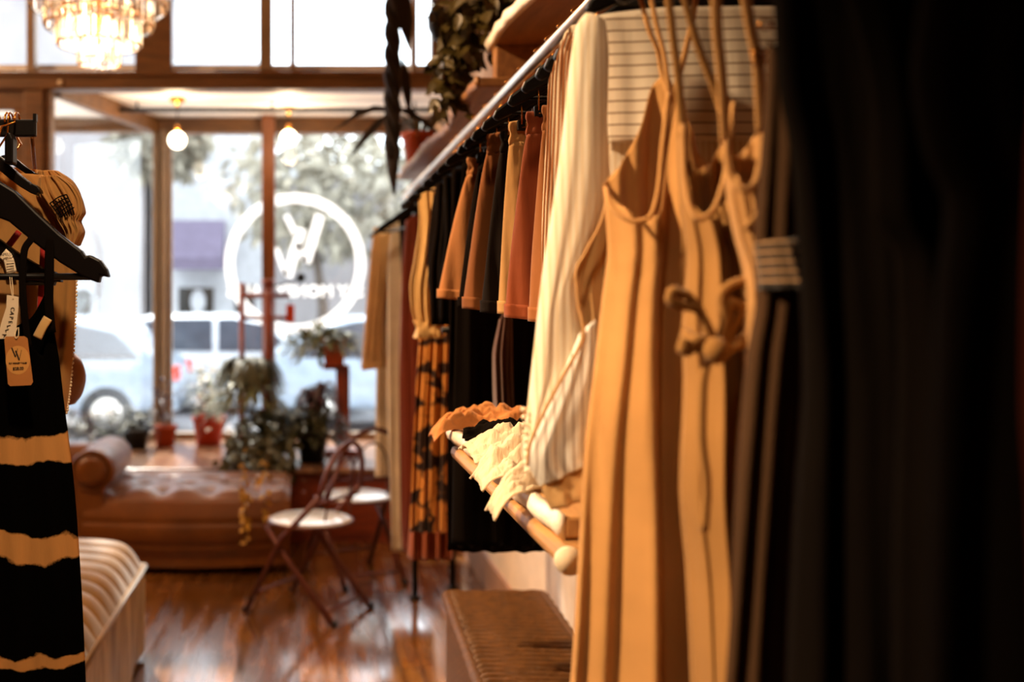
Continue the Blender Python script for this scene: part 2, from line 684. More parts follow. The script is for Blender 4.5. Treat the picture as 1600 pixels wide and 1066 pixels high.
# ------------------------------------------------------------------ the shop shell
YW, YG, XR = 6.3, 7.8, 1.0          # inner shopfront plane, outer glass plane, right wall
BEAM0, BEAM1, CEIL = 2.82, 2.93, 4.25
struct(MB().span((-4.2, -3.2, -0.1), (XR + 0.12, 6.45, 0)).build('floor', M['floor'], smooth=False))
struct(MB().span((XR, -3.2, 0), (XR + 0.12, 7.9, CEIL)).build('wall_right', M['wallwarm'], smooth=False))
struct(MB().span((-4.3, -3.2, 0), (-4.2, 6.5, CEIL)).build('wall_left', M['wallwarm'], smooth=False))
struct(MB().span((-4.3, -3.3, 0), (XR + 0.12, -3.2, CEIL)).build('wall_back', M['wallwarm'], smooth=False))
struct(MB().span((-4.3, -3.3, CEIL), (XR + 0.12, 6.5, CEIL + 0.12)).build('ceiling', M['ceiling'], smooth=False))
struct(MB().span((XR - 0.03, -3.2, 0), (XR - .012, 6.3, 0.17)).build('baseboard_right', M['pinkboard'], smooth=False))
struct(MB().span((XR - 0.012, -3.2, 0), (XR, 6.3, 1.05)).build('trim_18', M['wallwhite'], smooth=False))

# inner shopfront: beam, posts and the panes above the beam
b = MB()
b.span((-4.2, YW, BEAM0), (XR, YW + 0.12, BEAM1))
b.span((-4.2, YW - 0.025, BEAM1 - 0.03), (XR, YW, BEAM1))
b.span((-4.2, YW - 0.015, BEAM0), (XR, YW, BEAM0 + 0.02))
struct(b.build('trim_1', M['brownframe'], smooth=False, bevel=0.006))


def xat(px, Y):
    return (px - PX0) * Y / F


b = MB()
b.span((xat(36, YW), YW, 0), (xat(68, YW), YW + 0.14, BEAM0))
b.span((xat(66, YW), YW + 0.02, 0), (xat(78, YW), YW + 0.14, BEAM0))
struct(b.build('trim_2', M['brownframe'], smooth=False, bevel=0.008))
mull = [(-4.2, -4.1), (xat(40, YW), xat(53, YW)), (xat(210, YW), xat(268, YW)), (xat(405, YW), xat(425, YW)), (xat(453, YW), xat(462, YW)), (xat(643, YW), xat(652, YW)), (xat(675, YW), XR)]
for n, (x0, x1) in enumerate(mull):
    struct(MB().span((x0, YW + 0.01, BEAM1), (x1, YW + 0.10, CEIL)).build('trim_%d' % (n + 3), M['brownframe'] if n in (2, 6) else M['greyframe'], smooth=False, bevel=0.006))
struct(MB().span((xat(335, YW), YW - 0.005, BEAM1), (xat(500, YW), YW + 0.06, BEAM1 + 0.014)).build('trim_10', M['brownframe'], smooth=False))
for n, (a, c) in enumerate(zip(mull, mull[1:])):
    w = MB().span((a[1], YW + 0.05, BEAM1), (c[0], YW + 0.056, CEIL)).build('window_%d' % (n + 1), M['glass'], smooth=False)
    struct(w)
# round knob on the beam
kn = MB().lathe([(0.0, 0), (0.012, 0), (0.016, 0.006), (0.016, 0.016), (0.008, 0.022), (0, 0.022)], (0, 0, 0), 12)
m4 = Matrix.Rotation(PI / 2, 3, 'X')
c = P(93, 128, YW - 0.03)
kn.v = [m4 @ p + c + Vector((0, 0.03, 0)) for p in kn.v]
tag(kn.build('bell_knob', M['paperwhite']), 'small pale round knob on the brown beam under the upper panes', 'knob')

# entrance at the far left: panelled door with a pane
dr = MB()
dx0, dx1 = -2.75, xat(36, YW)
dr.span((dx0, YW + 0.03, 0), (dx1, YW + 0.08, 0.9))
dr.span((dx0, YW + 0.03, 2.70), (dx1, YW + 0.08, BEAM0))
dr.span((dx0, YW + 0.03, 0.9), (dx0 + 0.12, YW + 0.08, 2.70))
dr.span((dx1 - 0.07, YW + 0.03, 0.9), (dx1, YW + 0.08, 2.70))
door = struct(dr.build('door_1', M['brownframe'], smooth=False, bevel=0.006, origin=(dx0, YW, 0)))
MB().span((dx0 + 0.12, YW + 0.05, 0.9), (dx1 - 0.07, YW + 0.056, 2.70)).build('door_glass', M['glass'], door, smooth=False)
struct(MB().span((-4.2, YW, 0), (dx0, YW + 0.12, BEAM0)).build('wall_front', M['wallwarm'], smooth=False))

# display bay: platform, ceiling, outer glass
PZ = 0.47
xl0, xl1 = xat(78, YW), -1.12
pl = MB()
pl.loft([[Vector((xl0, 6.45, z)), Vector((XR, 6.45, z)), Vector((XR, YG + 0.12, z)), Vector((xl1, YG + 0.12, z))] for z in (0.0, PZ - 0.03)])
struct(pl.build('trim_11', M['redwood'], smooth=False))
pl = MB()
pl.loft([[Vector((xl0 - 0.02, 6.40, z)), Vector((XR, 6.40, z)), Vector((XR, YG + 0.12, z)), Vector((xl1, YG + 0.12, z))] for z in (PZ - 0.03, PZ)])
struct(pl.build('floor_platform', M['platform'], smooth=False, bevel=0.006))
struct(MB().span((-4.2, YW + 0.12, 2.92), (XR, YG + 0.14, 3.0)).build('ceiling_bay', M['bayceil'], smooth=False))
b = MB()
b.span((-4.2, YG, 2.815), (XR, YG + 0.1, 2.92))
b.span((-1.0, YG - 0.03, 2.80), (XR, YG + 0.1, 2.825))
struct(b.build('trim_12', M['brownframe'], smooth=False, bevel=0.006))
b = MB()
for x0, x1, y0 in ((-1.125, -1.085, YG - 0.02), (-1.085, -1.06, YG + 0.02), (-1.06, -1.02, YG - 0.04), (-1.02, -0.985, YG + 0.01)):
    b.span((x0, y0, 0.40), (x1, YG + 0.08, 2.82))
struct(b.build('trim_13', M['greyframe'], smooth=False, bevel=0.005))
struct(MB().span((-1.0, YG - 0.02, PZ), (XR, YG + 0.08, PZ + 0.05)).build('trim_14', M['greyframe'], smooth=False, bevel=0.005))
struct(MB().span((xat(409, 7.7), 7.68, PZ), (xat(430, 7.7), 7.78, 2.92)).build('trim_15', M['postwood'], smooth=False, bevel=0.008))
struct(MB().span((-0.985, YG + 0.02, PZ + 0.05), (XR, YG + 0.026, 2.82)).build('window_7', M['glass'], smooth=False))
# splayed pane on the entrance side with its head beam and foot rail
p0, p1 = Vector((xl0 + 0.01, YW + 0.14, 0)), Vector((xl1, YG, 0))
nrm = (p1 - p0).cross(Vector((0, 0, 1))).normalized()


def splay(z0, z1, t):
    mb = MB()
    mb.loft([[p0 - nrm * t + Vector((0, 0, z)), p1 - nrm * t + Vector((0, 0, z)), p1 + nrm * t + Vector((0, 0, z)), p0 + nrm * t + Vector((0, 0, z))] for z in (z0, z1)])
    return mb


struct(splay(2.80, 2.92, 0.03).build('trim_16', M['brownframe'], smooth=False))
struct(splay(PZ, PZ + 0.06, 0.025).build('trim_17', M['greyframe'], smooth=False))
struct(splay(PZ + 0.06, 2.80, 0.003).build('window_8', M['glass'], smooth=False))

# painted ring, letter mark and lettering on the outer glass
gy = YG + 0.012
cx, cz = XZ(461, 412, gy)
s = gy / F
mk = MB()
rings = []
for k in range(96):
    a = 2 * PI * k / 96
    rings.append([Vector((cx + r * math.cos(a), y, cz + r * math.sin(a))) for r, y in ((110 * s, gy), (95 * s, gy), (95 * s, gy + 0.003), (110 * s, gy + 0.003))])
mk.loft(rings, closed=True)


def stroke(mb, a, c, w, y=gy):
    (x0, z0), (x1, z1) = XZ(a[0], a[1], y), XZ(c[0], c[1], y)
    d = Vector((x1 - x0, 0, z1 - z0))
    n = Vector((0, 1, 0)).cross(d).normalized() * w * y / F / 2
    q = [Vector((x0, y, z0)) - n, Vector((x0, y, z0)) + n, Vector((x1, y, z1)) + n, Vector((x1, y, z1)) - n]
    return mb.loft([q, [p + Vector((0, 0.003, 0)) for p in q]])


decal = empty('window_lettering', (cx, gy, cz - 0.55), 'white ring with a slanted letter mark painted on the front window glass', 'window sign')
mk.build('ring', M['vinyl'], decal, smooth=False)
mk = MB()
stroke(mk, (500, 336), (478, 410), 15)
stroke(mk, (471, 357), (449, 433), 15)
stroke(mk, (447, 336), (463, 368), 9)
stroke(mk, (464, 380), (477, 410), 8)
stroke(mk, (431, 388), (447, 430), 8)
mk.build('letter_mark', M['vinyl'], decal, smooth=False)


def text_mesh(name, body, size, m, parent, loc, rot, extrude=0.0004, bold=0.0, align='CENTER'):
    cu = bpy.data.curves.new(name, 'FONT')
    cu.body = body
    cu.size = size
    cu.extrude = extrude
    cu.offset = bold
    cu.align_x = align
    cu.align_y = 'CENTER'
    cu.resolution_u = 3
    tmp = bpy.data.objects.new(name, cu)
    COL.objects.link(tmp)
    me = bpy.data.meshes.new_from_object(tmp.evaluated_get(bpy.context.evaluated_depsgraph_get()))
    bpy.data.objects.remove(tmp)
    bpy.data.curves.remove(cu)
    me.materials.clear()
    me.materials.append(m)
    o = bpy.data.objects.new(name, me)
    COL.objects.link(o)
    o.parent = parent
    o.location = Vector(loc) - parent_world(parent)
    o.rotation_euler = rot
    return o


t = text_mesh('lettering', 'SLY MONEY TALES', 0.125, M['vinyl'], decal, P(461, 456, gy), (PI / 2, 0, PI), bold=0.004)

# curtain rod under the bay ceiling
rz = 2.865
rod = empty('curtain_rod', (-0.3, 7.2, 2.92), 'thin dark rod running under the ceiling of the window bay', 'curtain rod')
MB().tube([(xat(180, 7.2), 7.2, rz), (0.95, 7.2, rz)], 0.017, 10).build('rod', M['black'], rod)
for x in (-1.15, -0.2, 0.8):
    MB().tube([(x, 7.2, rz), (x, 7.2, 2.92)], 0.008, 8).build('bracket', M['black'], rod)

# globe lamps in the bay
for i, (px, py, Y, lab) in enumerate(((277, 219, 7.05, 'lit round globe pendant near the taupe window frame'), (451, 216, 7.4, 'lit round globe pendant just beside the orange wooden post'))):
    c = P(px, py, Y)
    g = empty('globe_pendant', (c.x, c.y, 2.92), lab, 'pendant lamp', 'globe pendants in the window bay')
    MB().lathe([(0.0, 2.92), (0.055, 2.92), (0.055, 2.895), (0.02, 2.88), (0.012, 2.86), (0, 2.86)], (c.x, c.y, 0), 20).build('ceiling_cap', M['brass'], g)
    MB().tube([(c.x, c.y, 2.87), (c.x, c.y, c.z + 0.07)], 0.004, 6).build('cord', M['black'], g)
    MB().lathe([(0.0, 0.10), (0.018, 0.10), (0.022, 0.05), (0.0, 0.05)], c, 16).build('socket', M['brass'], g)
    MB().ball(c, 0.06, 24, 14).build('globe', M['bulb'], g)
    lamp('globe_light', 'POINT', (c.x, c.y - 0.09, c.z), 14, WARM, shadow_soft_size=0.06)

# ------------------------------------------------------------------ the street outside
struct(MB().span((-30, YG + 0.14, -0.12), (30, 11.0, -0.02)).build('sidewalk', M['paving'], smooth=False))
struct(MB().span((-30, 11.0, -0.25), (30, 19.0, -0.14)).build('road', M['asphalt'], smooth=False))
struct(MB().span((-30, 19.0, -0.25), (30, 23.9, -0.02)).build('sidewalk_far', M['paving'], smooth=False))


def building(x0, x1, z1, m, label, wins, awn=None, y=22.0):
    e = empty('building', ((x0 + x1) / 2, y, -0.02), label, 'building', 'buildings across the street')
    MB().span((x0, y, -0.02), (x1, y + 6, z1)).build('wall', m, e, smooth=False)
    MB().span((x0 - 0.1, y - 0.15, z1), (x1 + 0.1, y + 6, z1 + 0.3)).build('cornice', M['facadewhite'], e, smooth=False)
    for (a, b_, c_, d_) in wins:
        f = MB().span((a, y - 0.05, c_), (b_, y + 0.05, d_))
        w = f.build('window', M['facadewhite'], e, smooth=False)
        MB().span((a + 0.1, y - 0.09, c_ + 0.1), (b_ - 0.1, y - 0.04, d_ - 0.1)).build('pane', M['darkglass'], w, smooth=False)
    if awn:
        a, b_, c_, d_ = awn
        mb = MB()
        mb.loft([[Vector((x, y, d_)), Vector((x, y - 1.0, c_ + 0.25)), Vector((x, y - 1.0, c_)), Vector((x, y, c_ + 0.1))] for x in (a, b_)])
        mb.build('awning', M['awning'], e, smooth=False)
    return e


def bx(px, Y=22.0):
    return (px - PX0) * Y / F


building(-9.0, bx(226), 9.5, M['facade'], 'wide grey tall building across the street behind the splayed pane', [(-6.2, -4.4, 0.5, 1.9)])
bl = building(bx(238), bx(414), 6.4, M['facadewhite'], 'white building across the street with a mauve awning over dark shop glass', [(bx(272), bx(342), 0.35, 1.95), (bx(360), bx(405), 0.2, 2.0), (bx(295), bx(325), 4.6, 5.8)], (bx(270), bx(352), 2.2, 3.3))
building(bx(428), 9.0, 4.2, M['facade'], 'grey street front across the road behind the trees', [(2.6, 4.0, 0.4, 2.0), (4.5, 6.5, 0.4, 2.0)])


def car(x, y, m, label, L=4.4, W=1.75, hgt=1.5, dirn=1):
    e = empty('car', (x, y, -0.14), label, 'car', 'cars parked in the street')
    prof = [(-.5, .30), (-.5, .62), (-.49, .80), (-.30, .90), (-.17, 1.38), (-.05, hgt), (.22, hgt), (.36, 1.35), (.46, .98), (.5, .85), (.5, .32)]
    pts = [(dirn * a * L, z) for a, z in prof]
    mb = MB()
    rings = []
    for q, k in ((0.0, 0.93), (0.12, 1.0), (0.88, 1.0), (1.0, 0.93)):
        rings.append([Vector((x + a, y - W / 2 + W * q, -0.14 + (z if k == 1 else 0.32 + (z - 0.32) * k + 0.02))) for a, z in pts])
    mb.loft(rings)
    mb.build('body', m, e, bevel=0.05)
    for side in (-1, 1):
        yy = y + side * (W / 2 + 0.004)
        for wp in ([(-.25, .95), (-.155, 1.33), (-.05, 1.42), (.0, 1.42), (.0, .95)], [(.02, .95), (.02, 1.42), (.2, 1.42), (.33, 1.30), (.40, .98)]):
            MB().plate([(x + dirn * a * L, -0.14 + z) for a, z in wp], yy - 0.01, yy + 0.01).build('side_window', M['carglass'], e, smooth=False)
        for wx in (-.31, .31):
            mb = MB()
            mb.tube([(x + wx * L, yy - side * 0.2, 0.18), (x + wx * L, yy + side * 0.005, 0.18)], 0.32, 24)
            wl = mb.build('wheel', M['tyre'], e)
            MB().tube([(x + wx * L, yy - side * 0.02, 0.18), (x + wx * L, yy + side * 0.012, 0.18)], 0.19, 18).build('hub_cap', M['chrome'], wl)
        MB().box((x + dirn * .485 * L, yy - side * 0.18, 0.66), (0.16, 0.34, 0.16)).build('tail_light', M['taillight'], e, smooth=False)
    return e


sg = MB().ball((bx(311), 20.95 + .86, 1.55), .20, 16, 10, (.8, .15, 1.3))
sg.tube([(bx(281), 21.80, 1.05), (bx(338), 21.80, 1.05)], .10, 8)
sg.build('sign_emblem', M['facadewhite'], bl)


car(-3.7, 13.2, M['carblue'], 'pale blue parked car seen through the splayed pane', dirn=1)
car(-1.2, 15.8, M['carwhite'], 'white parked car behind the taupe window frame across the road', dirn=-1)
car(1.6, 13.6, M['carblue'], 'pale blue parked car behind the plants in the front window', dirn=-1)


def tree(x, y, h, r, label, n=1100):
    e = empty('street_tree', (x, y, -0.02), label, 'tree', 'trees along the street')
    MB().tube([(x, y, -0.02), (x + 0.05, y, h * 0.4), (x - 0.1, y, h * 0.7), (x, y, h)], [0.12, 0.1, 0.07, 0.02], 10).build('trunk', M['trunk'], e)
    rnd = random.Random(int(x * 100) + 5)
    mb = MB()
    for k in range(n):
        while True:
            q = Vector((rnd.uniform(-1, 1), rnd.uniform(-1, 1), rnd.uniform(-1, 1)))
            if 0.25 < q.length < 1:
                break
        p = Vector((x, y, h)) + Vector((q.x * r, q.y * r, q.z * r * 0.8))
        d = Vector((rnd.uniform(-1, 1), rnd.uniform(-1, 1), rnd.uniform(-1, .4)))
        mb.leaf(p, d, 0.28, 0.16, 0.3, (rnd.uniform(-1, 1), rnd.uniform(-1, 1), 0.6))
    mb.build('crown', M['leafstreet'], e)


tree(0.35, 18.3, 3.6, 1.7, 'pale leafy street tree behind the painted ring')
tree(3.9, 19.6, 3.9, 1.6, 'pale leafy street tree beyond the hanging clothes end')
tree(-2.7, 19.8, 4.7, 1.0, 'small street tree above the mauve awning')
# ------------------------------------------------------------------ chandelier
def chandelier():
    Y = 4.4
    s = Y / F
    c = P(155, 0, Y)
    e = empty('chandelier', (c.x, c.y, CEIL), 'tiered chandelier of hanging amber crystal prisms with lit bulbs', 'chandelier')
    x, y = c.x, c.y
    tiers = [(31, 104, 66, 11), (63, 74, 24, 20), (83, 46, -8, 27), (104, 16, -38, 33), (122, -18, -74, 0)]
    fr = MB()
    for r, yb, yt, n in tiers:
        zt = H - (yt - PY0) * s
        fr.tube([(x + r * s * math.cos(2 * PI * k / 40), y + r * s * math.sin(2 * PI * k / 40), zt + 0.012) for k in range(40)], 0.005, 6, closed=True)
        for q in range(4):
            a = q * PI / 2 + 0.4
            fr.tube([(x, y, zt + 0.012), (x + r * s * math.cos(a), y + r * s * math.sin(a), zt + 0.012)], 0.003, 5)
    zt = H - (-74 - PY0) * s
    fr.tube([(x, y, H - (70 - PY0) * s), (x, y, zt + 0.15)], 0.012, 8)
    fr.build('frame', M['brass'], e)
    MB().tube([(x, y, zt + 0.15), (x, y, CEIL - 0.03)], 0.006, 8).build('chain', M['brass'], e)
    MB().lathe([(0, CEIL), (0.06, CEIL), (0.06, CEIL - 0.02), (0.02, CEIL - 0.05), (0, CEIL - 0.05)], (x, y, 0), 20).build('ceiling_cap', M['brass'], e)
    rest = MB()

    def prism(mb, px_, py_, z1, z0, a):
        w = 0.0105
        rings = []
        for z, k in ((z1, 0.7), (z1 - 0.004, 1), (z0 + 0.014, 1), (z0, 0.15)):
            rings.append([Vector((px_ + w * k * math.cos(a + q * PI / 3), py_ + w * k * math.sin(a + q * PI / 3), z)) for q in range(6)])
        mb.loft(rings)
    meshes = {}
    for ti, (r, yb, yt, n) in enumerate(tiers):
        z1, z0 = H - (yt - PY0) * s, H - (yb - PY0) * s
        nn = n if n else 36
        for half in (0, 1):
            for k in range(nn):
                a = (PI if half == 0 else 0) + (k + 0.5) / nn * PI
                px_, py_ = x + r * s * math.cos(a), y + r * s * math.sin(a)
                if half == 0 and n:
                    key = (ti,)
                    if key not in meshes:
                        mb = MB()
                        prism(mb, 0, 0, z1 - z0, 0, 0.3)
                        o = mb.build('prism', M['crystal'], smooth=False, origin=(0, 0, 0))
                        meshes[key] = o
                        o.parent = e
                    else:
                        o = meshes[key].copy()
                        COL.objects.link(o)
                        o.parent = e
                    o.location = Vector((px_, py_, z0)) - e.location
                    o.rotation_euler = (0, 0, a)
                else:
                    prism(rest, px_, py_, z1, z0, a)
    o = rest.build('prisms_behind', M['crystal'], e, smooth=False)
    o['kind'] = 'stuff'
    for q in range(6):
        a = q * PI / 3 + 0.3
        rr = 0.055 if q % 2 else 0.12
        zc = H - ((40 if q % 2 else 5) - PY0) * s
        MB().ball((x + rr * math.cos(a), y + rr * math.sin(a), zc), 0.017, 12, 8, (1, 1, 1.7)).build('candle_bulb', M['candle'], e)
    lamp('chandelier_light', 'POINT', (x, y, H - (55 - PY0) * s), 22, WARM, shadow_soft_size=0.10)


chandelier()


# ------------------------------------------------------------------ chesterfield daybed
def daybed():
    Y0, Y1 = 5.68, 6.30
    x0, x1 = -1.20, -0.06
    zt, zb = 0.45, 0.09
    e = empty('daybed', ((x0 + x1) / 2, Y0, 0), 'tufted cognac leather daybed with a rolled arm before the window platform', 'sofa')
    cols = [x0 + 0.16 + i * 0.265 for i in range(5)]
    rows = [Y0 + 0.09 + j * 0.19 for j in range(3)]

    def top(x, y):
        z = zt + 0.02
        for j, yy in enumerate(rows):
            for i, xx in enumerate(cols):
                xx2 = xx + (0.1325 if j % 2 else 0)
                d2 = ((x - xx2) ** 2 + (y - yy) ** 2) / 0.06 ** 2
                z -= 0.042 * math.exp(-d2)
        return z

    def fn(u, v):
        # v runs from the back edge over the top, down the bellied front to the bottom
        bow = 1 - (2 * u - 1) ** 2
        x = x0 + (x1 - x0) * u
        if v < 0.55:
            t = v / 0.55
            y = Y1 - (Y1 - Y0) * t
            edge = 0.05 * max(0, (t - 0.86) / 0.14) ** 2
            return Vector((x, y, top(x, y) - edge - 0.03 * max(0, abs(2 * u - 1) - 0.93) / 0.07))
        t = (v - 0.55) / 0.45
        y = Y0 - 0.05 * math.sin(PI * min(t * 1.15, 1)) - 0.02 * bow
        z = zt - 0.03 - (zt - zb + 0.02 * bow) * t
        for q in (0.33, 0.66):
            y += 0.012 * math.exp(-((t - q) / 0.03) ** 2)
        return Vector((x, y, z))
    mb = MB()
    mb.grid(fn, 90, 70)
    mb.build('cushion', M['leather'], e)
    MB().span((x0 + 0.02, Y0 + 0.03, zb), (x1 - 0.005, Y1 - 0.01, zt - 0.05)).build('base', M['leather'], e, smooth=False, bevel=0.02)
    bt = MB()
    for j, yy in enumerate(rows):
        for xx in cols:
            bt.ball((xx + (0.1325 if j % 2 else 0), yy, zt - 0.012), 0.010, 10, 6, (1, 1, .6))
    bt.build('tufting_buttons', M['leather'], e)
    # rolled arm: scroll along Y
    ax, az, R = -1.155, 0.575, 0.125
    mb = MB()
    rings = []
    for y, k in ((Y0 - 0.03, 0.80), (Y0 - 0.045, 0.9), (Y0 - 0.03, 1.0), (Y0 + 0.1, 1.0), (Y1 - 0.05, 1.0), (Y1, 0.9)):
        ring = []
        for q in range(32):
            a = 2 * PI * q / 32
            ring.append(Vector((ax + R * k * math.cos(a), y, az + R * k * math.sin(a) * 0.95)))
        rings.append(ring)
    mb.loft(rings)
    arm = mb.build('arm', M['leather'], e)
    mb = MB()
    mb.loft([[Vector((ax + (R - 0.035) * k * math.cos(2 * PI * q / 28), y, az + (R - 0.035) * k * math.sin(2 * PI * q / 28))) for q in range(28)] for y, k in ((Y0 - 0.03, 1), (Y0 - 0.052, 0.95), (Y0 - 0.056, 0.5))])
    mb.build('scroll_facing', M['leather'], arm)
    mb = MB()
    mb.loft([[Vector((x, y, z)) for x, y in ((ax - 0.09, Y0 - 0.03), (ax + 0.07, Y0 - 0.03), (ax + 0.07, Y1), (ax - 0.09, Y1))] for z in (zb, 0.3, az - 0.02)])
    mb.build('arm_panel', M['leather'], e, smooth=False, bevel=0.02)
    mb = MB()
    mb.loft([[Vector((x, Y1 - 0.005 + 0.10 * math.cos(2 * PI * q / 24), 0.56 + 0.09 * math.sin(2 * PI * q / 24))) for q in range(24)] for x in (-1.62, -1.60, -1.29, -1.27)])
    mb.build('back_bolster', M['leather'], e)
    MB().span((-1.61, Y0 + 0.05, zb), (-1.25, Y1 + 0.05, 0.5)).build('side_base', M['leather'], e, smooth=False, bevel=0.02)
    for xx in (x0 + 0.06, x1 - 0.08):
        for yy in (Y0 + 0.08, Y1 - 0.08):
            MB().lathe([(0.0, 0), (0.022, 0), (0.036, 0.05), (0.03, 0.10), (0, 0.10)], (xx, yy, 0), 14).build('leg', M['brownframe'], e)


daybed()


# ------------------------------------------------------------------ folding bistro chairs
def bistro_chair():
    e = empty('bistro_chair', (0, 0, 0), 'x', 'chair')
    seat = MB().lathe([(0, .435), (.19, .435), (.2, .442), (.2, .450), (.185, .456), (0, .458)], (0, 0, 0), 40).build('seat', M['seatwhite'], e)
    MB().tube([(0.203 * math.cos(2 * PI * k / 40), 0.203 * math.sin(2 * PI * k / 40), .440) for k in range(40)], .009, 8, closed=True).build('seat_rim', M['ironred'], seat)
    for s in (-1, 1):
        MB().tube([(s * .205, .25, 0), (s * .200, .04, .38), (s * .19, -.17, .60)], .014, 8).build('leg', M['ironred'], e)
        MB().tube([(s * .175, -.24, 0), (s * .18, .0, .26), (s * .175, .15, .43)], .014, 8).build('leg', M['ironred'], e)
    hoop = []
    for k in range(25):
        a = PI * k / 24
        hoop.append((.19 * math.cos(a), -.17 - .05 * math.sin(a), .60 + .235 * math.sin(a)))
    MB().tube(hoop, .013, 8).build('back_hoop', M['ironred'], e)
    inner = []
    for k in range(25):
        a = PI * k / 24
        inner.append((.11 * math.cos(a), -.165 - .045 * math.sin(a), .56 + .20 * math.sin(a)))
    MB().tube([(.115, -.15, .47)] + inner + [(-.115, -.15, .47)], .006, 6).build('back_loop', M['ironred'], e)
    MB().tube([(-.2, -.15, .56), (.2, -.15, .56)], .008, 6).build('back_rail', M['ironred'], e)
    MB().tube([(-.2, .19, .10), (.2, .19, .10)], .008, 6).build('stretcher', M['ironred'], e)
    MB().tube([(-.177, -.19, .06), (.177, -.19, .06)], .008, 6).build('stretcher', M['ironred'], e)
    for (x, y) in ((.205, .25), (-.205, .25), (.175, -.24), (-.175, -.24)):
        MB().ball((x, y, .014), .016, 10, 6).build('foot_cap', M['black'], e)
    return e


ch = bistro_chair()
ch.location = (0.05, 5.02, 0)
ch.rotation_euler = (0, 0, math.radians(57))
ch['label'] = 'round seated iron folding chair nearer the daybed, turned sideways'
ch['group'] = 'folding bistro chairs'
copy_tree(ch, (0.305, 5.63, 0), math.radians(22), 'round seated iron folding chair nearer the rack, with its back to the camera')


# ------------------------------------------------------------------ channelled velvet ottoman
def ottoman():
    x1, x0 = -0.665, -1.30
    y0, y1 = 2.75, 4.36
    zt = 0.485
    e = empty('ottoman', ((x0 + x1) / 2, (y0 + y1) / 2, 0), 'long velvet ottoman with ridged gold top and pale crushed sides', 'ottoman')

    def fn(u, v):
        x = x0 + (x1 - x0) * u
        y = y0 + (y1 - y0) * v
        q = 1 - (2 * u - 1) ** 8
        rib = abs(math.sin(v * PI * 13))
        ed = min(1, min(v, 1 - v) / 0.03)
        return Vector((x, y, zt - 0.113 + 0.065 * q * (0.4 + 0.6 * ed) + 0.058 * rib ** 0.45 * q + 0.02 * (1 - (2 * u - 1) ** 2)))
    MB().grid(fn, 40, 156).build('ridged_top', M['velvet'], e)

    def side(u, v):
        ang = u * 4
        k = int(ang) % 4
        t = ang - int(ang)
        cs = [(x0, y0), (x1, y0), (x1, y1), (x0, y1)]
        a, b_ = cs[k], cs[(k + 1) % 4]
        ripple = 0.006 * math.sin(u * 90) * (1 - v)
        z = 0.03 + (zt - 0.10 - 0.03) * v
        return Vector((a[0] + (b_[0] - a[0]) * t + (ripple if k in (1, 3) else 0), a[1] + (b_[1] - a[1]) * t + (ripple if k in (0, 2) else 0), z))
    MB().grid(side, 240, 8, closeu=True).build('side_cover', M['crushed'], e)
    pp = [(x0, y0), (x1, y0), (x1, y1), (x0, y1)]
    MB().tube([(x, y, zt - 0.10) for x, y in pp], 0.012, 8, closed=True).build('piping', M['velvet'], e)
    for x in (x0 + 0.06, x1 - 0.06):
        for y in (y0 + 0.06, y1 - 0.06):
            MB().lathe([(0, 0), (0.02, 0), (0.028, 0.06), (0, 0.06)], (x, y, 0), 12).build('leg', M['black'], e)


ottoman()


# ------------------------------------------------------------------ wicker trunk
def trunk():
    zt = 0.50
    A, B_, C_, D_ = Vector((0.508, 3.58, 0)), Vector((0.845, 3.58, 0)), Vector((0.80, 2.45, 0)), Vector((0.462, 2.45, 0))
    e = empty('wicker_trunk', ((A + B_ + C_ + D_) / 4), 'long brown wicker trunk on the floor under the wall shelf', 'basket')

    def q(u, v, z):
        p = (D_ * (1 - u) + C_ * u) * (1 - v) + (A * (1 - u) + B_ * u) * v
        return Vector((p.x, p.y, z))

    def lid(u, v):
        w = 0.006 * math.sin(v * 2 * PI * 30) + 0.003 * math.sin(v * 2 * PI * 60 + 9 * u)
        ed = min(1, min(u, 1 - u) / 0.06, min(v, 1 - v) / 0.03)
        return q(u, v, zt - 0.02 + 0.02 * math.sqrt(max(ed, 0)) + w)
    MB().grid(lid, 24, 300).build('lid', M['wicker'], e)

    def wall_(u, v):
        k = u * 4
        i, t = int(k) % 4, k - int(k)
        cs = [(0, 0), (1, 0), (1, 1), (0, 1)]
        a, b_ = cs[i], cs[(i + 1) % 4]
        p = q(a[0] + (b_[0] - a[0]) * t, a[1] + (b_[1] - a[1]) * t, 0.0)
        w = 0.004 * math.sin(v * 2 * PI * 22 + (PI if int(u * 200) % 2 else 0))
        c = q(0.5, 0.5, 0)
        d = (p - c).normalized()
        return Vector((p.x + d.x * w, p.y + d.y * w, (zt - 0.03) * v))
    MB().grid(wall_, 200, 88, closeu=True).build('body', M['wicker'], e)
    rim = []
    for (a, b_) in (((0, 0), (1, 0)), ((1, 0), (1, 1)), ((1, 1), (0, 1)), ((0, 1), (0, 0))):
        for t in range(30 if a[0] == b_[0] else 10):
            n_ = 30 if a[0] == b_[0] else 10
            p = q(a[0] + (b_[0] - a[0]) * t / n_, a[1] + (b_[1] - a[1]) * t / n_, zt - 0.018)
            rim.append(p)
    mb = MB()
    mb.tube(rim, [0.016 + 0.004 * (i % 2) for i in range(len(rim))], 8, closed=True)
    mb.build('braided_rim', M['wicker'], e)


trunk()
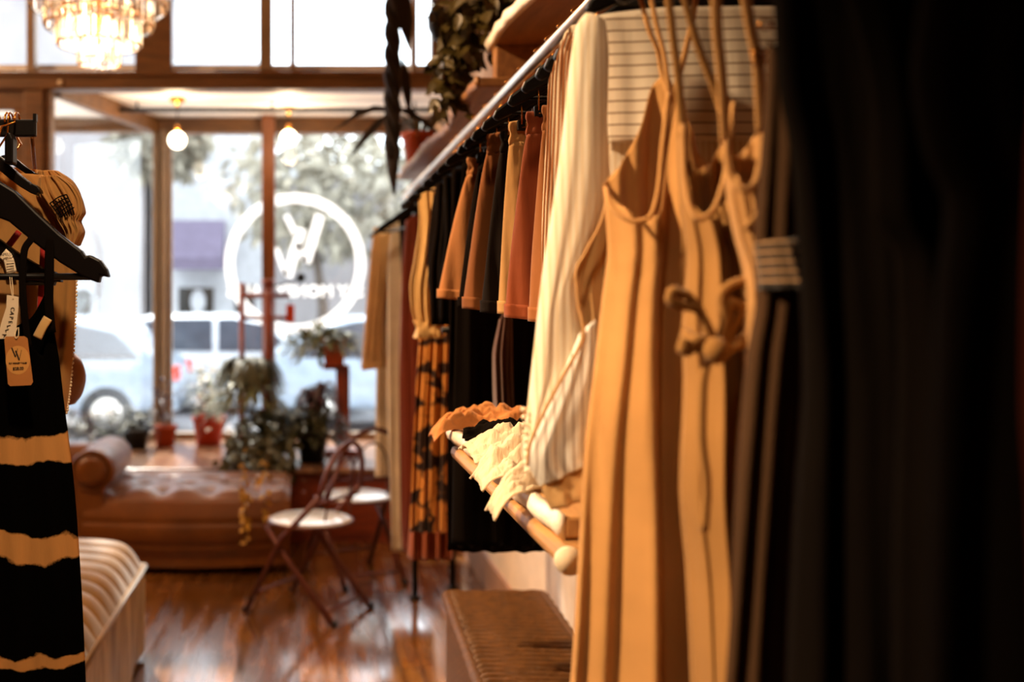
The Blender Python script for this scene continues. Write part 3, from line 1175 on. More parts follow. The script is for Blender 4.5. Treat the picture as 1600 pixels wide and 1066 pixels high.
# ------------------------------------------------------------------ rail, shelves, hangers
RX, RZ = 0.58, 2.10
rack = empty('clothes_rail', (RX, 3.0, 0), 'long chrome clothes rail on black legs running along the wall to the window', 'clothes rail')
MB().tube([(RX, 0.25, RZ), (RX, 5.75, RZ)], 0.014, 14).build('rail', M['chrome'], rack)
for x, y in ((RX, 5.2), (0.80, 5.4)):
    MB().tube([(x, y, 0), (x, y, RZ - 0.03)], 0.016, 10).build('leg', M['black'], rack)
    MB().lathe([(0, 0), (0.03, 0), (0.028, 0.012), (0.016, 0.018), (0, 0.018)], (x, y, 0), 16).build('foot', M['black'], rack)
MB().tube([(RX, 5.2, RZ - 0.03), (0.80, 5.4, RZ - 0.03)], 0.014, 8).build('end_bar', M['black'], rack)
for y in (0.5, 2.6):
    MB().tube([(RX, y, RZ), (XR, y, RZ)], 0.010, 8).build('wall_bracket', M['black'], rack)
# low back rail
lr = empty('low_rail', (0.8, 3.3, 1.41), 'thin black bar at waist height behind the hanging shorts', 'clothes rail')
MB().tube([(0.46, 3.34, 1.415), (XR, 3.34, 1.415)], 0.012, 10).build('bar', M['black'], lr)
MB().lathe([(0, 0), (0.03, 0), (0.03, 0.01), (0, 0.01)], (0, 0, 0), 12)
MB().tube([(XR - 0.012, 3.34, 1.415), (XR, 3.34, 1.415)], 0.03, 12).build('wall_plate', M['black'], lr)


def live_board(name, y0, y1, xe, z0, th, m, edge_m, label, wav=0.03, seed=1, xback=XR, tip=0.0):
    e = empty(name, ((xe + xback) / 2, (y0 + y1) / 2, z0), label, 'shelf')
    def xedge(y):
        t = (y - y0) / (y1 - y0)
        return xe + wav * (0.6 * math.sin(3.1 * y + seed) + 0.4 * math.sin(7.3 * y + 2 * seed)) + tip * max(0, (t - 0.93) / 0.07) ** 2
    def fn(u, v):
        y = y0 + (y1 - y0) * v
        x = xedge(y)
        a = u * 2 * PI
        hw = (xback - x) / 2
        cx_ = (xback + x) / 2
        # rounded-rectangle section
        ca, sa = math.cos(a), math.sin(a)
        k = max(abs(ca), abs(sa))
        return Vector((cx_ + hw * ca / k, y, z0 + th / 2 + th / 2 * sa / k))
    mb = MB()
    ny = 60
    rings = []
    for j in range(ny + 1):
        y = y0 + (y1 - y0) * j / ny
        x = xedge(y) + 0.012
        rings.append([Vector((x, y, z0)), Vector((xback, y, z0)), Vector((xback, y, z0 + th)), Vector((x, y, z0 + th))])
    mb.loft(rings)
    mb.build('board', m, e, smooth=False, bevel=0.004)
    mb = MB()
    rings = []
    for j in range(ny + 1):
        y = y0 + (y1 - y0) * j / ny
        x = xedge(y)
        q = 0.006 * math.sin(y * 40 + seed)
        rings.append([Vector((x + 0.013, y, z0 - 0.002)), Vector((x + q * 0.5, y, z0 + th * 0.2)), Vector((x - 0.006 + q, y, z0 + th * 0.6)), Vector((x + q, y, z0 + th + 0.002)), Vector((x + 0.013, y, z0 + th + 0.003))])
    mb.loft(rings)
    mb.build('bark_edge', edge_m, e)
    return e


sa = live_board('wall_shelf', -0.4, 3.49, 0.635, 2.35, 0.035, M['shelfdark'], M['shelfwhite'], 'wavy edged wooden shelf over the rail carrying the ivy, nearer one', wav=0.022, seed=0.3)  # window light along this front edge is put into its white colour
sb = live_board('wall_shelf', 3.25, 5.69, 0.56, 2.19, 0.03, M['shelfdark'], M['shelfdark'], 'dark wavy edged shelf below the ivy carrying the terracotta pot', wav=0.025, seed=1.4, tip=-0.03)
MB().span((0.64, 3.36, 2.22), (0.97, 3.42, 2.35)).build('bracket_block', M['shelfdark'], sa, smooth=False, bevel=0.004)
MB().span((0.66, 5.3, 2.04), (1.0, 5.34, 2.19)).build('bracket', M['shelfdark'], sb, smooth=False, bevel=0.004)
ls = live_board('scarf_shelf', 1.37, 2.36, 0.335, 1.185, 0.03, M['shelfwood'], M['shelfwhite'], 'whitewashed live edge shelf holding the crumpled scarves', wav=0.012, seed=2.2)
b = MB()
b.loft([[Vector((0.36 + 0.014 * k, y, z)) for k, (y, z) in enumerate([])] or [Vector(p) for p in ((x, 1.32 + 0.0, 1.155), (x, 1.32, 1.183), (x, 2.30, 1.183), (x, 2.30, 1.155))] for x in (0.335, 0.36, 0.95)])
b.build('under_board', M['shelfwood'], ls, smooth=False, bevel=0.012)
for x, y in ((0.345, 1.312), (0.385, 1.312)):
    MB().tube([(x, y, 1.169), (x, y + 0.012, 1.169)], 0.018, 16).build('end_cap', M['paperwhite'], ls)
MB().tube([(0.97, 2.0, 1.14), (0.97, 2.0, 0.78), (0.9, 2.0, 0.72)], 0.02, 10).build('bracket_pipe', M['black'], ls)
MB().tube([(0.60, 1.9, 1.15), (1.0, 1.9, 0.9)], 0.012, 8).build('bracket_stay', M['black'], ls)


# ---- hanger
def make_hanger(clips=False):
    e = empty('clothes_hanger', (0, 0, 0), 'x', 'hanger', 'hangers on the long rail')
    up = [(0.0, -.090), (.025, -.100), (.07, -.128), (.13, -.172), (.175, -.203), (.200, -.222), (.206, -.236)]
    lo = [(.196, -.243), (.16, -.226), (.10, -.188), (.05, -.156), (0.0, -.142)]
    right = up + lo
    pts = right + [(-x, z) for x, z in reversed(right) if x > 0]
    MB().plate(pts, -.007, .007).build('arms', M['hanger'], e, smooth=False, bevel=0.004)
    hk = [(0, 0, -.10), (0, 0, -.035)]
    for k in range(15):
        a = -PI / 2 + 0.25 + k / 14 * PI * 1.28
        hk.append((0.0185 * math.cos(a), 0, 0.0185 * math.sin(a)))
    MB().tube(hk, .0028, 8).build('hook', M['brass'], e)
    MB().tube([(-.185, 0, -.226), (.185, 0, -.226)], .004, 8).build('trouser_bar', M['hanger'], e)
    if clips:
        for s in (-1, 1):
            c = MB().box((s * .150, -.004, -.252), (.016, .010, .020)).build('clip', M['hanger'], e, smooth=False, bevel=0.002)
            MB().tube([(s * .150, -.006, -.212), (s * .150, -.008, -.226), (s * .150, -.008, -.250)], .0016, 6).build('clip_wire', M['brass'], c)
            MB().tube([(s * .128, -.006, -.218), (s * .128, -.008, -.254), (s * .150, -.008, -.256)], .0014, 6).build('clip_wire', M['brass'], c)
    return e


plain_proto, clip_proto = make_hanger(), make_hanger(True)
used_plain, used_clip = [False], [False]


def hang(y, label, clips=False, yaw=0.0):
    proto, flag = (clip_proto, used_clip) if clips else (plain_proto, used_plain)
    if not flag[0]:
        flag[0] = True
        proto.location = (RX, y, RZ)
        proto.rotation_euler = (0, 0, yaw)
        proto['label'] = label
        return proto
    return copy_tree(proto, (RX, y, RZ), yaw, label)


# ------------------------------------------------------------------ cloth builders
def pl_interp(rows, t):
    """smooth interpolation of equal-length tuples by parameter 0..1"""
    n = len(rows) - 1
    return [smooth_interp([(i / n, r[k]) for i, r in enumerate(rows)], t) for k in range(len(rows[0]))]


def folds(u, w, seed, freqs):
    s = 0.0
    for i, (fq, wt) in enumerate(freqs):
        ph = seed * 1.7 + i * 2.3
        q = math.sin(PI * fq * u + ph + 0.9 * math.sin(1.3 * w + seed + i) + 0.25 * math.sin(4.1 * w + 2 * seed))
        s += wt * q
    return s


def pxtube(mb, Y, rows, th, amp=0.008, freqs=((3, .6), (5.3, .4)), seed=1.0, nu=56, nv=40, grow=0.8, tilt=0.0):
    """hollow flattened cloth tube; rows = (left px, left py, right px, right py) from top to bottom at depth Y"""
    L = [0.0]
    def fn(u, v):
        r = pl_interp(rows, v)
        a = u * 2 * PI
        cu = math.cos(a)
        lx, lz = XZ(r[0], r[1], Y)
        rx, rz = XZ(r[2], r[3], Y)
        k = (1 + cu) / 2
        k = k * k * (3 - 2 * k) * 0.35 + k * 0.65
        x, z = lx + (rx - lx) * k, lz + (rz - lz) * k
        w = max(0.12, min(1.0, v * 1.3)) ** grow
        f = amp * w * folds(cu, v * 3, seed, freqs)
        return Vector((x + 0.25 * f * math.sin(3 * cu), Y + th * math.sin(a) * (0.5 + 0.5 * w) + f + tilt * (k - .5), z + 0.15 * f))
    mb.grid(fn, nu, nv, closeu=True, uvf=lambda u, v, p: (p.x + (0.6 if u > .5 else 0), p.z))
    return mb


def edge(Y, pts):
    q = sorted((XZ(px, py, Y)[1], XZ(px, py, Y)[0]) for px, py in pts)
    return lambda z: smooth_interp(q, z)


def sheet(mb, Y, left, right, topf, topb, bot, th=0.03, amp=0.012, freqs=((4, .5), (7, .35), (11, .15)), seed=1.0, nu=72, nv=60, power=0.8, back=True, dip=0.0, y_back=None):
    """dress body from outlines in pixels at depth Y: left/right edges, front and back top edges as (u, py), hem py"""
    xl, xr = edge(Y, left), (edge(Y, right) if not callable(right) else right)
    s = Y / F

    def side(sign, top):
        tp = [(u, H - (py - PY0) * s) for u, py in top]
        zb0 = H - (bot - PY0) * s
        zmax = max(z for _, z in tp)

        def fn(u01, v):
            u = 2 * u01 - 1
            z0 = smooth_interp(tp, u)
            zb = zb0 - dip * (1 - u * u)
            z = z0 + (zb - z0) * v
            a, c = xl(z), xr(z)
            w = max(0.0, min(1.0, (zmax - z) / max(zmax - zb, .01))) ** power
            f = amp * (0.12 + 0.88 * w) * folds(u, z * 3, seed, freqs)
            x = a + (c - a) * (u + 1) / 2
            y = Y + sign * th * (0.45 + .55 * w) * math.sqrt(max(0, 1 - u * u)) + f
            return Vector((x, y, z))
        mb.grid(fn, nu, nv, uvf=lambda u, v, p: (p.x, p.z))
    side(-1, topf)
    if back:
        side(1, topb)
    return mb


def ribbon(mb, pts, w, th=0.0012, n=6):
    """pts = (px, py, Y)"""
    q = [P(*p) for p in pts]
    # densify
    out = []
    m = len(q) - 1
    for i in range(m * 6 + 1):
        t = i / (m * 6)
        r = pl_interp([tuple(p) for p in q], t)
        out.append(Vector(r))
    return mb.tube(out, w / 2, n=8, flat=(th / (w / 2), 1.0), up=(0, 1, 0))


def cord(mb, pts, r):
    q = [P(*p) for p in pts]
    m = len(q) - 1
    out = [Vector(pl_interp([tuple(p) for p in q], i / (m * 6))) for i in range(m * 6 + 1)]
    return mb.tube(out, r, 8)


C = {}
C['tan'] = fabric('tan_cotton', '#c79a64')
C['beige'] = fabric('beige_cotton', '#dcc4a0')
C['cream'] = fabric('cream_cotton', '#ecdcc0', trans=0.3)
C['rustred'] = fabric('rust_red_viscose', '#7d351c')
C['rust'] = fabric('rust_linen', '#8f4522')
C['orange'] = fabric('burnt_orange_linen', '#c48650')
C['brown'] = fabric('cinnamon_linen', '#9a5f32')
C['camel'] = fabric('camel_linen', '#d0a366')
C['dark'] = fabric('near_black_cotton', '#120c09', trans=0.02, sheen=0.0, spec=0.03)
C['black'] = fabric('black_jersey', '#0c0704', trans=0.0, sheen=0.0, spec=0.05)
C['darkbrown'] = fabric('dark_brown_velvet', '#4a2416', trans=0.0, sheen=0.6)
C['floral'] = fabric('black_and_orange_print', '#cf8a3e', '#2a130a', pattern='floral', trans=0.15)
C['gold'] = fabric('pale_gold_satin', '#e0b878', trans=0.2, rough=0.5)
C['stripe'] = fabric('brown_and_cream_stripe', '#e8d6b8', '#6b4020', stripe=('u', 0.011, 0.35), trans=0.25)
C['kimono_lining'] = fabric('tan_gauze', '#cfa46c', trans=0.1)
C['kimono'] = fabric('cream_gauze', '#f4e6d0', '#e2cba8', stripe=('u', 0.008, 0.3), trans=0.15, bump=0.15)
C['yoke'] = fabric('cream_gauze_cross_stripe', '#efe2ce', '#8d6a48', stripe=('v', 0.0155, 0.14), trans=0.3, bump=0.15)
C['cuff'] = fabric('white_ticking_stripe', '#fbf6ee', '#a48f7a', stripe=('u', 0.011, 0.16), trans=0.1, bump=0.1)
C['sand'] = fabric('sand_linen', '#cf9a5c', trans=0.25)
C['olive'] = fabric('ochre_linen', '#a87a42', trans=0.2)
C['ochre'] = fabric('honey_linen', '#c4935a', trans=0.2)
C['taupe'] = fabric('taupe_crinkle', '#443020', trans=0.02, bump=0.4, sheen=0.0, spec=0.05)
C['smock'] = fabric('taupe_smocking', '#140d09', '#b08a62', stripe=('v', 0.0085, 0.22), trans=0.02)
C['tiedye'] = fabric('black_cloth_with_dyed_bands', '#040302', '#c89054', pattern=[(1.247, 0.019), (1.098, 0.019), (0.90, 0.012)], trans=0.05, sheen=0.0, spec=0.02)
C['inner'] = fabric('tan_lining', '#a57a48', trans=0.1)
C['lacecotton'] = fabric('unbleached_lace_cotton', '#c79455', trans=0.4, bump=0.5)
C['red'] = fabric('red_satin', '#a3201a', trans=0.1, rough=0.5)
C['orangescarf'] = fabric('apricot_scarf', '#dd9656', trans=0.2, bump=0.5)
C['creamscarf'] = fabric('cream_lace_scarf', '#ead7b8', trans=0.3, bump=0.8)


def mirror_edge(Y, pts, cxm=RX, wmin=0.1):
    f = edge(Y, pts)
    return lambda z: max(2 * cxm - f(z), f(z) + wmin)


def simple_dress(name, Y, left, bot, m, label, cat, group, right=None, top=None, th=0.025, amp=0.012, freqs=((4, .5), (7, .35), (11, .15)), seed=1.0, hanger_label=None, dip=0.0):
    ty = left[0][1]
    tp = top or [(-1, ty), (-.75, ty - 3), (-.35, ty - 9), (.35, ty - 9), (.75, ty - 3), (1, ty)]
    e = empty(name, (RX, Y, H - (bot - PY0) * Y / F), label, cat, group)
    mb = MB()
    sheet(mb, Y, left, right if right else mirror_edge(Y, left), tp, tp, bot, th, amp, freqs, seed, dip=dip)
    mb.build('body', m, e, solid=0.0015)
    if hanger_label:
        hang(Y, hanger_label, yaw=random.uniform(-.06, .06))
    return e


G1 = 'long garments at the window end of the rail'
simple_dress('long_dress', 5.62, [(590, 360), (592, 400), (588, 575), (586, 745)], 745, C['beige'], 'pale beige long dress hanging behind the tan tunic sleeve at the rail end', 'dress', G1, seed=2, hanger_label='last hanger at the window end carrying the pale beige dress')
e = simple_dress('tunic', 5.5, [(583, 356), (590, 400), (600, 480), (602, 577)], 577, C['tan'], 'tan tunic with a long wide sleeve at the window end of the rail', 'top', G1, seed=4, hanger_label='black hanger carrying the tan tunic')
mb = MB()
pxtube(mb, 5.47, [(584, 356, 612, 352), (577, 420, 606, 410), (572, 480, 601, 470), (568, 530, 599, 520), (565, 570, 600, 562)], 0.03, amp=0.01, seed=3)
mb.build('sleeve', C['tan'], e)
mb = MB()
pxtube(mb, 5.465, [(567, 560, 601, 552), (564, 572, 602, 566), (566, 579, 601, 574)], 0.034, amp=0.004, seed=3, nv=8)
mb.build('cuff', C['tan'], e)
simple_dress('long_dress', 5.34, [(613, 350), (606, 425), (605, 600), (611, 800), (612, 862)], 862, C['cream'], 'narrow cream long dress between the tan tunic and the rust dress', 'dress', G1, seed=6, hanger_label='black hanger carrying the narrow cream dress')
simple_dress('camisole', 5.24, [(623, 340), (626, 390), (628, 440)], 440, C['black'], 'short black camisole between the cream and the rust long dresses', 'top', G1, seed=7, hanger_label='black hanger carrying the short black camisole')
simple_dress('long_dress', 5.08, [(634, 345), (628, 430), (624, 600), (626, 780), (628, 862)], 862, C['rustred'], 'plain rust red long dress beside the cream one', 'dress', G1, seed=8, hanger_label='black hanger carrying the plain rust red dress')
simple_dress('maxi_skirt', 3.86, [(668, 330), (660, 560), (652, 760), (641, 820), (637, 872)], 874, C['rust'], 'rust skirt showing under the black and orange print dress', 'skirt', G1, right=edge(3.86, [(712, 330), (708, 875)]), seed=9, amp=0.02, hanger_label='black hanger carrying the rust maxi skirt')
simple_dress('print_dress', 3.74, [(668, 310), (656, 510), (650, 600), (645, 700), (640, 812)], 830, C['floral'], 'long dress printed in black and orange ending just above the rust skirt', 'dress', G1, right=edge(3.74, [(712, 310), (706, 832)]), seed=10, amp=0.022, hanger_label='black hanger carrying the print dress')
e = simple_dress('blouse', 3.62, [(653, 303), (655, 340), (647, 405), (640, 450), (642, 480), (648, 505)], 510, C['gold'], 'pale gold satin blouse with a gathered hem', 'top', G1, right=edge(3.62, [(706, 303), (700, 400), (690, 510)]), seed=11, amp=0.02, hanger_label='black hanger carrying the pale gold blouse')
mb = MB()
pxtube(mb, 3.62, [(645, 500, 690, 505), (650, 514, 690, 516), (646, 528, 692, 528)], 0.045, amp=0.012, freqs=((9, .6), (15, .4)), seed=5, nv=14, nu=80)
mb.build('gathered_hem', C['gold'], e)

G2 = 'dark garments in the middle of the rail'
for i, (Y, lf, bot, m, lab, hl) in enumerate((
        (3.36, [(683, 283), (674, 330), (668, 400), (672, 470), (679, 505)], 508, C['dark'], 'black ruffled vest top just nearer than the gold blouse', 'black hanger carrying the ruffled black vest'),
        (3.16, [(693, 272), (690, 340), (684, 420), (686, 500)], 505, C['black'], 'plain black vest top between the ruffled one and the dark long dress', 'black hanger carrying the plain black vest'),
        (2.98, [(707, 262), (704, 400), (702, 515), (700, 700), (699, 860)], 860, C['dark'], 'near black long dress reaching below the scarf shelf', 'black hanger carrying the near black long dress'),
        (2.82, [(722, 255), (716, 380), (712, 500), (709, 700), (706, 845)], 850, C['black'], 'black long skirt dress hanging close behind the scarf shelf', 'black hanger carrying the black skirt dress'))):
    rt = None if i < 2 else (lambda z: 0.74)
    e = simple_dress('vest_top' if i < 2 else 'long_dress', Y, lf, bot, m, lab, 'top' if i < 2 else 'dress', G2, right=rt, seed=20 + i, amp=0.016, hanger_label=hl)
    if i < 2:
        mb = MB()
        for k in range(3):
            cord(mb, [(lf[0][0] + 4 + 9 * k, lf[0][1] - 5, Y - .03), (lf[1][0] + 10 + 9 * k, lf[1][1] + 20, Y - .045), (lf[2][0] + 8 + 9 * k, lf[2][1] + 30, Y - .05), (lf[3][0] + 6 + 8 * k, bot, Y - .05)], 0.010)
        mb.build('ruffle', m, e)
simple_dress('velvet_dress', 2.66, [(780, 500), (770, 560), (772, 640), (776, 720)], 740, C['darkbrown'], 'dark brown velvet dress half hidden behind the apricot scarf', 'dress', G2, right=edge(2.66, [(800, 500), (806, 740)]), seed=31, amp=0.02, hanger_label='black hanger carrying the dark brown velvet dress')


# ---- shorts on clip hangers
def shorts(Y, waist, hem, m, label, hl, seed, hem_c=None, belt=True, leg_w=1.0):
    xw, zw = XZ(waist[0], waist[1], Y)
    xh, zh = XZ(hem[0], hem[1], Y)
    e = empty('shorts', (RX, Y, zh), label, 'shorts', 'shorts clipped along the rail')
    hw, hh = RX - xw, RX - xh
    mb = MB()
    def wb(u, v):
        a = u * 2 * PI
        gather = 0.0022 * math.sin(math.cos(a) * 60 + seed) * (1 if .12 < v < .9 else .5)
        bul = 0.0015 * math.sin(v * 3 * PI)
        return Vector((RX + (hw + bul) * math.cos(a), Y + 0.016 * math.sin(a) + (gather + bul) * (1 if math.sin(a) >= 0 else -1) + 0.0015 * math.sin(5 * math.cos(a) + seed), zw - 0.045 * v + 0.0015 * math.sin(math.cos(a) * 24 + seed)))
    mb.grid(wb, 160, 10, closeu=True, uvf=lambda u, v, p: (p.x, p.z))
    mb.build('waistband', m, e, solid=0.003)
    mb = MB()
    drop = 0.018
    for leg in (-1, 1):
        def lg(u, v, leg=leg):
            a = u * 2 * PI
            ca, sa = math.cos(a), math.sin(a)
            t = v
            flare = hw + (hh - hw) * (t ** 0.8)
            x_out, x_in = leg * flare, leg * (0.004 + 0.012 * max(0, t - .45))
            k = (1 + ca * leg) / 2
            x = x_in + (x_out - x_in) * k
            z = (zw - 0.04) + (zh - (zw - 0.04)) * t - drop * t * (1 - k)
            f = (0.25 + t) * 0.016 * folds(x / hh * 1.0, v * 2.5, seed, ((4, .5), (8, .3), (13, .2))) + 0.003 * math.sin(x * 420 + seed) * max(0, 1 - 3 * t)
            return Vector((RX + x, Y + (0.016 + 0.026 * t) * sa * (1 if abs(ca) < .98 else .8) + f * (0.4 + 0.6 * abs(sa)), z))
        mb.grid(lg, 56, 34, closeu=True, uvf=lambda u, v, p: (p.x, p.z))
    mb.build('legs', m, e, solid=0.002)
    mb = MB()
    for leg in (-1, 1):
        def hm(u, v, leg=leg):
            a = u * 2 * PI
            ca, sa = math.cos(a), math.sin(a)
            x_out, x_in = leg * (hh + .001), leg * 0.011
            k = (1 + ca * leg) / 2
            t = 1 - 0.075 * (1 - v)
            x = x_in + (x_out - x_in) * k
            z = (zw - 0.04) + (zh - (zw - 0.04)) * t - drop * t * (1 - k)
            f = (0.25 + t) * 0.016 * folds(x / hh, t * 2.5, seed, ((4, .5), (8, .3), (13, .2)))
            return Vector((RX + x, Y + (0.0185 + 0.026 * t) * sa * (1 if abs(ca) < .98 else .8) + f * (0.4 + 0.6 * abs(sa)), z))
        mb.grid(hm, 56, 4, closeu=True, uvf=lambda u, v, p: (p.x, p.z))
    mb.build('hem', m, e, solid=0.002)
    hang(Y, hl, clips=True, yaw=random.uniform(-.05, .05))
    return e


C['d2'] = fabric('charcoal_linen', '#17100d', trans=0.02, sheen=0.03, spec=0.05)
shorts(2.47, (731, 247), (684, 466), C['orange'], 'apricot shorts, first light pair from the window end', 'clip hanger holding the apricot shorts', 1)
shorts(2.36, (748, 238), (716, 480), C['dark'], 'black shorts between the apricot and the cinnamon pair', 'clip hanger holding the black shorts after the apricot pair', 2)
shorts(2.25, (762, 209), (723, 482), C['brown'], 'cinnamon shorts with a gathered waistband', 'clip hanger holding the cinnamon shorts', 3)
shorts(2.13, (783, 205), (752, 488), C['d2'], 'charcoal shorts between the cinnamon and the camel pair', 'clip hanger holding the charcoal shorts', 4)
shorts(2.01, (797, 191), (778, 490), C['camel'], 'camel shorts with elastic waist beside the rust pair', 'clip hanger holding the camel shorts', 5)
shorts(1.86, (824, 176), (788, 496), C['rust'], 'deep rust velvet shorts beside the camel pair', 'clip hanger holding the rust shorts', 6)
shorts(1.74, (849, 166), (826, 502), C['brown'], 'cinnamon shorts next to the striped shirts', 'clip hanger holding the cinnamon shorts by the striped shirts', 7)

# ---- striped shirts behind the kimono
for i, (Y, x0, lab) in enumerate(((1.64, 855, 'farthest of the four striped shirts behind the cream kimono'), (1.58, 860, 'second farthest striped shirt behind the cream kimono'), (1.52, 866, 'striped shirt with the second nearest place to the cream kimono'), (1.46, 873, 'striped shirt touching the cream kimono'))):
    ty = 74 - 14 * i
    e = empty('striped_shirt', (RX, Y, 1.24), lab, 'shirt', 'striped shirts behind the kimono')
    mb = MB()
    lf = [(x0 + 34, ty), (x0 + 12, ty + 14), (x0 + 2, ty + 50), (x0 - 2, ty + 150), (x0 - 8, 350), (x0 - 14, 660)]
    pts = [(XZ(px, py, Y)[0], XZ(px, py, Y)[1]) for px, py in lf]
    sheet(mb, Y, lf, mirror_edge(Y, lf), [(-1, ty + 8), (-.8, ty), (-.3, ty - 16), (.3, ty - 16), (.8, ty), (1, ty + 8)], [(-1, ty + 8), (-.8, ty), (-.3, ty - 20), (.3, ty - 20), (.8, ty), (1, ty + 8)], 690, 0.018, 0.006, ((5, .6), (9, .4)), seed=40 + i)
    mb.build('body', C['stripe'], e, solid=0.001)
    mb = MB()
    for q in (1, 7, 12):
        cord(mb, [(px + q + 1, py + 5, Y - .013 - .0008 * q) for px, py in lf[1:]], 0.0017)
    mb.build('brown_piping', C['brown'], e)
    hang(Y, 'black hanger inside the ' + ('farthest', 'second farthest', 'second nearest', 'nearest')[i] + ' striped shirt')

# ---- crumpled scarves on the low shelf
def scarf(Yc, xb, xf, wy, m, label, seed, drop=0.0, hgt=0.05, ztop=1.218):
    rnd = random.Random(seed)
    mb = MB()
    def fn(u, v):
        # u along X from the wall side to over the front edge, v across Y
        x = xb + (xf - xb) * u
        z = ztop
        over = max(0.0, (0.325 - x))
        q = noise.noise(Vector((x * 14 + seed, v * 3.2, seed))) * 0.5 + noise.noise(Vector((x * 33, v * 8 + seed, 2.1))) * 0.28 + 0.45 * math.sin(v * PI)
        q += 0.35 * noise.noise(Vector((x * 60 + seed, v * 16, 7.7)))
        wv = wy * (0.62 + 0.30 * math.sin(u * 9 + seed) + 0.16 * math.sin(u * 21 + 2 * seed))
        y = Yc + (v - .5) * wv + 0.03 * math.sin(u * 6 + seed)
        edge_k = math.sin(min(1, max(0, v)) * PI) ** 0.5
        z += max(0.003, hgt * (q + .35) * edge_k * min(1, (1 - u) * 5 + .35))
        if over > 0:
            k = min(1, over / 0.05)
            z -= drop * k * k
            x = x + over * 0.45 * min(1, drop * 10)
        return Vector((x, y, z))
    mb.grid(fn, 70, 40)
    o = mb.build('scarf', m, solid=0.003)
    tag(o, label, 'scarf', 'scarves on the low shelf')
    return o


scarf(2.27, 0.85, 0.285, 0.16, C['orangescarf'], 'apricot scarf bunched at the window end of the low shelf', 3, drop=0.035, hgt=0.055)
scarf(2.08, 0.80, 0.335, 0.17, C['black'], 'black scarf bunched between the apricot and the cream scarves', 8, drop=0.0, hgt=0.05)
scarf(1.92, 0.78, 0.305, 0.19, C['creamscarf'], 'cream lace scarf next to the black one', 12, drop=0.015, hgt=0.055)
scarf(1.73, 0.78, 0.285, 0.18, C['creamscarf'], 'cream lace scarf in the middle whose end hangs over the shelf edge', 17, drop=0.035, hgt=0.055)
scarf(1.56, 0.74, 0.275, 0.12, C['creamscarf'], 'cream lace scarf nearest the kimono sleeve drooping over the shelf edge', 23, drop=0.04, hgt=0.05)
# ------------------------------------------------------------------ cream striped kimono, nearest pale garment
NEAR = 'near garments on the rail'
Y = 1.34
e = empty('kimono', (RX, Y, 0.95), 'cream gauze kimono with cross striped yoke and a wide hanging sleeve', 'kimono', NEAR)
mb = MB()
sheet(mb, Y + .02, [(905, 22), (928, 60), (940, 200), (944, 400), (935, 785)], mirror_edge(Y + .02, [(905, 22), (928, 60), (940, 200), (944, 400), (935, 785)]),
      [(-1, 30), (-.8, 22), (-.3, 14), (.3, 14), (.8, 22), (1, 30)], [(-1, 28), (-.8, 20), (-.3, 8), (.3, 8), (.8, 20), (1, 28)], 785, 0.03, 0.006, seed=3)
mb.build('body', C['kimono'], e, solid=0.001)
mb = MB()
sheet(mb, Y + .012, [(908, 24), (928, 60), (940, 226)], mirror_edge(Y, [(908, 24), (928, 60), (940, 226)]), [(-1, 30), (-.8, 23), (-.3, 15), (.3, 15), (.8, 23), (1, 30)], [(-1, 28), (1, 28)], 226, 0.034, 0.004, seed=3, nv=24, back=False)
mb.build('yoke', C['yoke'], e, solid=0.001)
mb = MB()
pxtube(mb, Y - .05, [(914, 22, 945, 34), (901, 40, 950, 90), (890, 110, 948, 190), (877, 230, 952, 280), (862, 335, 945, 335), (848, 430, 922, 385), (838, 520, 901, 428), (829, 600, 913, 520), (823, 660, 880, 585), (819, 705, 842, 660), (822, 735, 828, 715)], 0.020, amp=0.0022, freqs=((2, .6), (4, .4)), seed=2, nu=64, nv=80)
mb.build('sleeve', C['kimono'], e, solid=0.001)
mb = MB()
pxtube(mb, Y - .05, [(930, 330, 968, 330), (905, 400, 966, 380), (896, 440, 962, 440), (905, 520, 958, 520), (880, 590, 955, 590)], 0.012, amp=0.006, seed=4, nv=30)
mb.build('sleeve_lining', C['kimono_lining'], e, solid=0.001)
mb = MB()
cord(mb, [(950, 300, Y - .075), (940, 345, Y - .08), (915, 395, Y - .082), (900, 428, Y - .083), (904, 475, Y - .083), (912, 520, Y - .09), (880, 588, Y - .092), (845, 655, Y - .092), (827, 700, Y - .092), (824, 728, Y - .092)], 0.0022)
mb.build('sleeve_hem', C['tan'], e)
mb = MB()
pxtube(mb, Y - .078, [(905, 524, 930, 500), (885, 572, 932, 560), (855, 640, 935, 610), (832, 690, 938, 650), (824, 716, 938, 680), (834, 742, 938, 700), (845, 760, 938, 712)], 0.010, amp=0.003, seed=5, nv=40)
mb.build('cuff_lining', C['cuff'], e, solid=0.001)
mb = MB()
pxtube(mb, Y - .078, [(845, 758, 938, 710), (852, 778, 938, 740), (861, 797, 940, 768)], 0.011, amp=0.003, seed=5, nv=12)
mb.build('cuff_band', C['kimono_lining'], e, solid=0.001)
mb = MB()
for k in range(9):
    c = P(819 + k * 0.7 - 0.09 * (k - 4) ** 2, 640 + k * 12, Y - .06)
    mb.ball(c, 0.0035, 8, 6)
mb.build('beaded_edge', M['paperwhite'], e)
kh = hang(Y + .01, 'black hanger inside the cream kimono, its bar showing at the top of the picture')
kh.scale = (1.0, 1.0, 0.9)

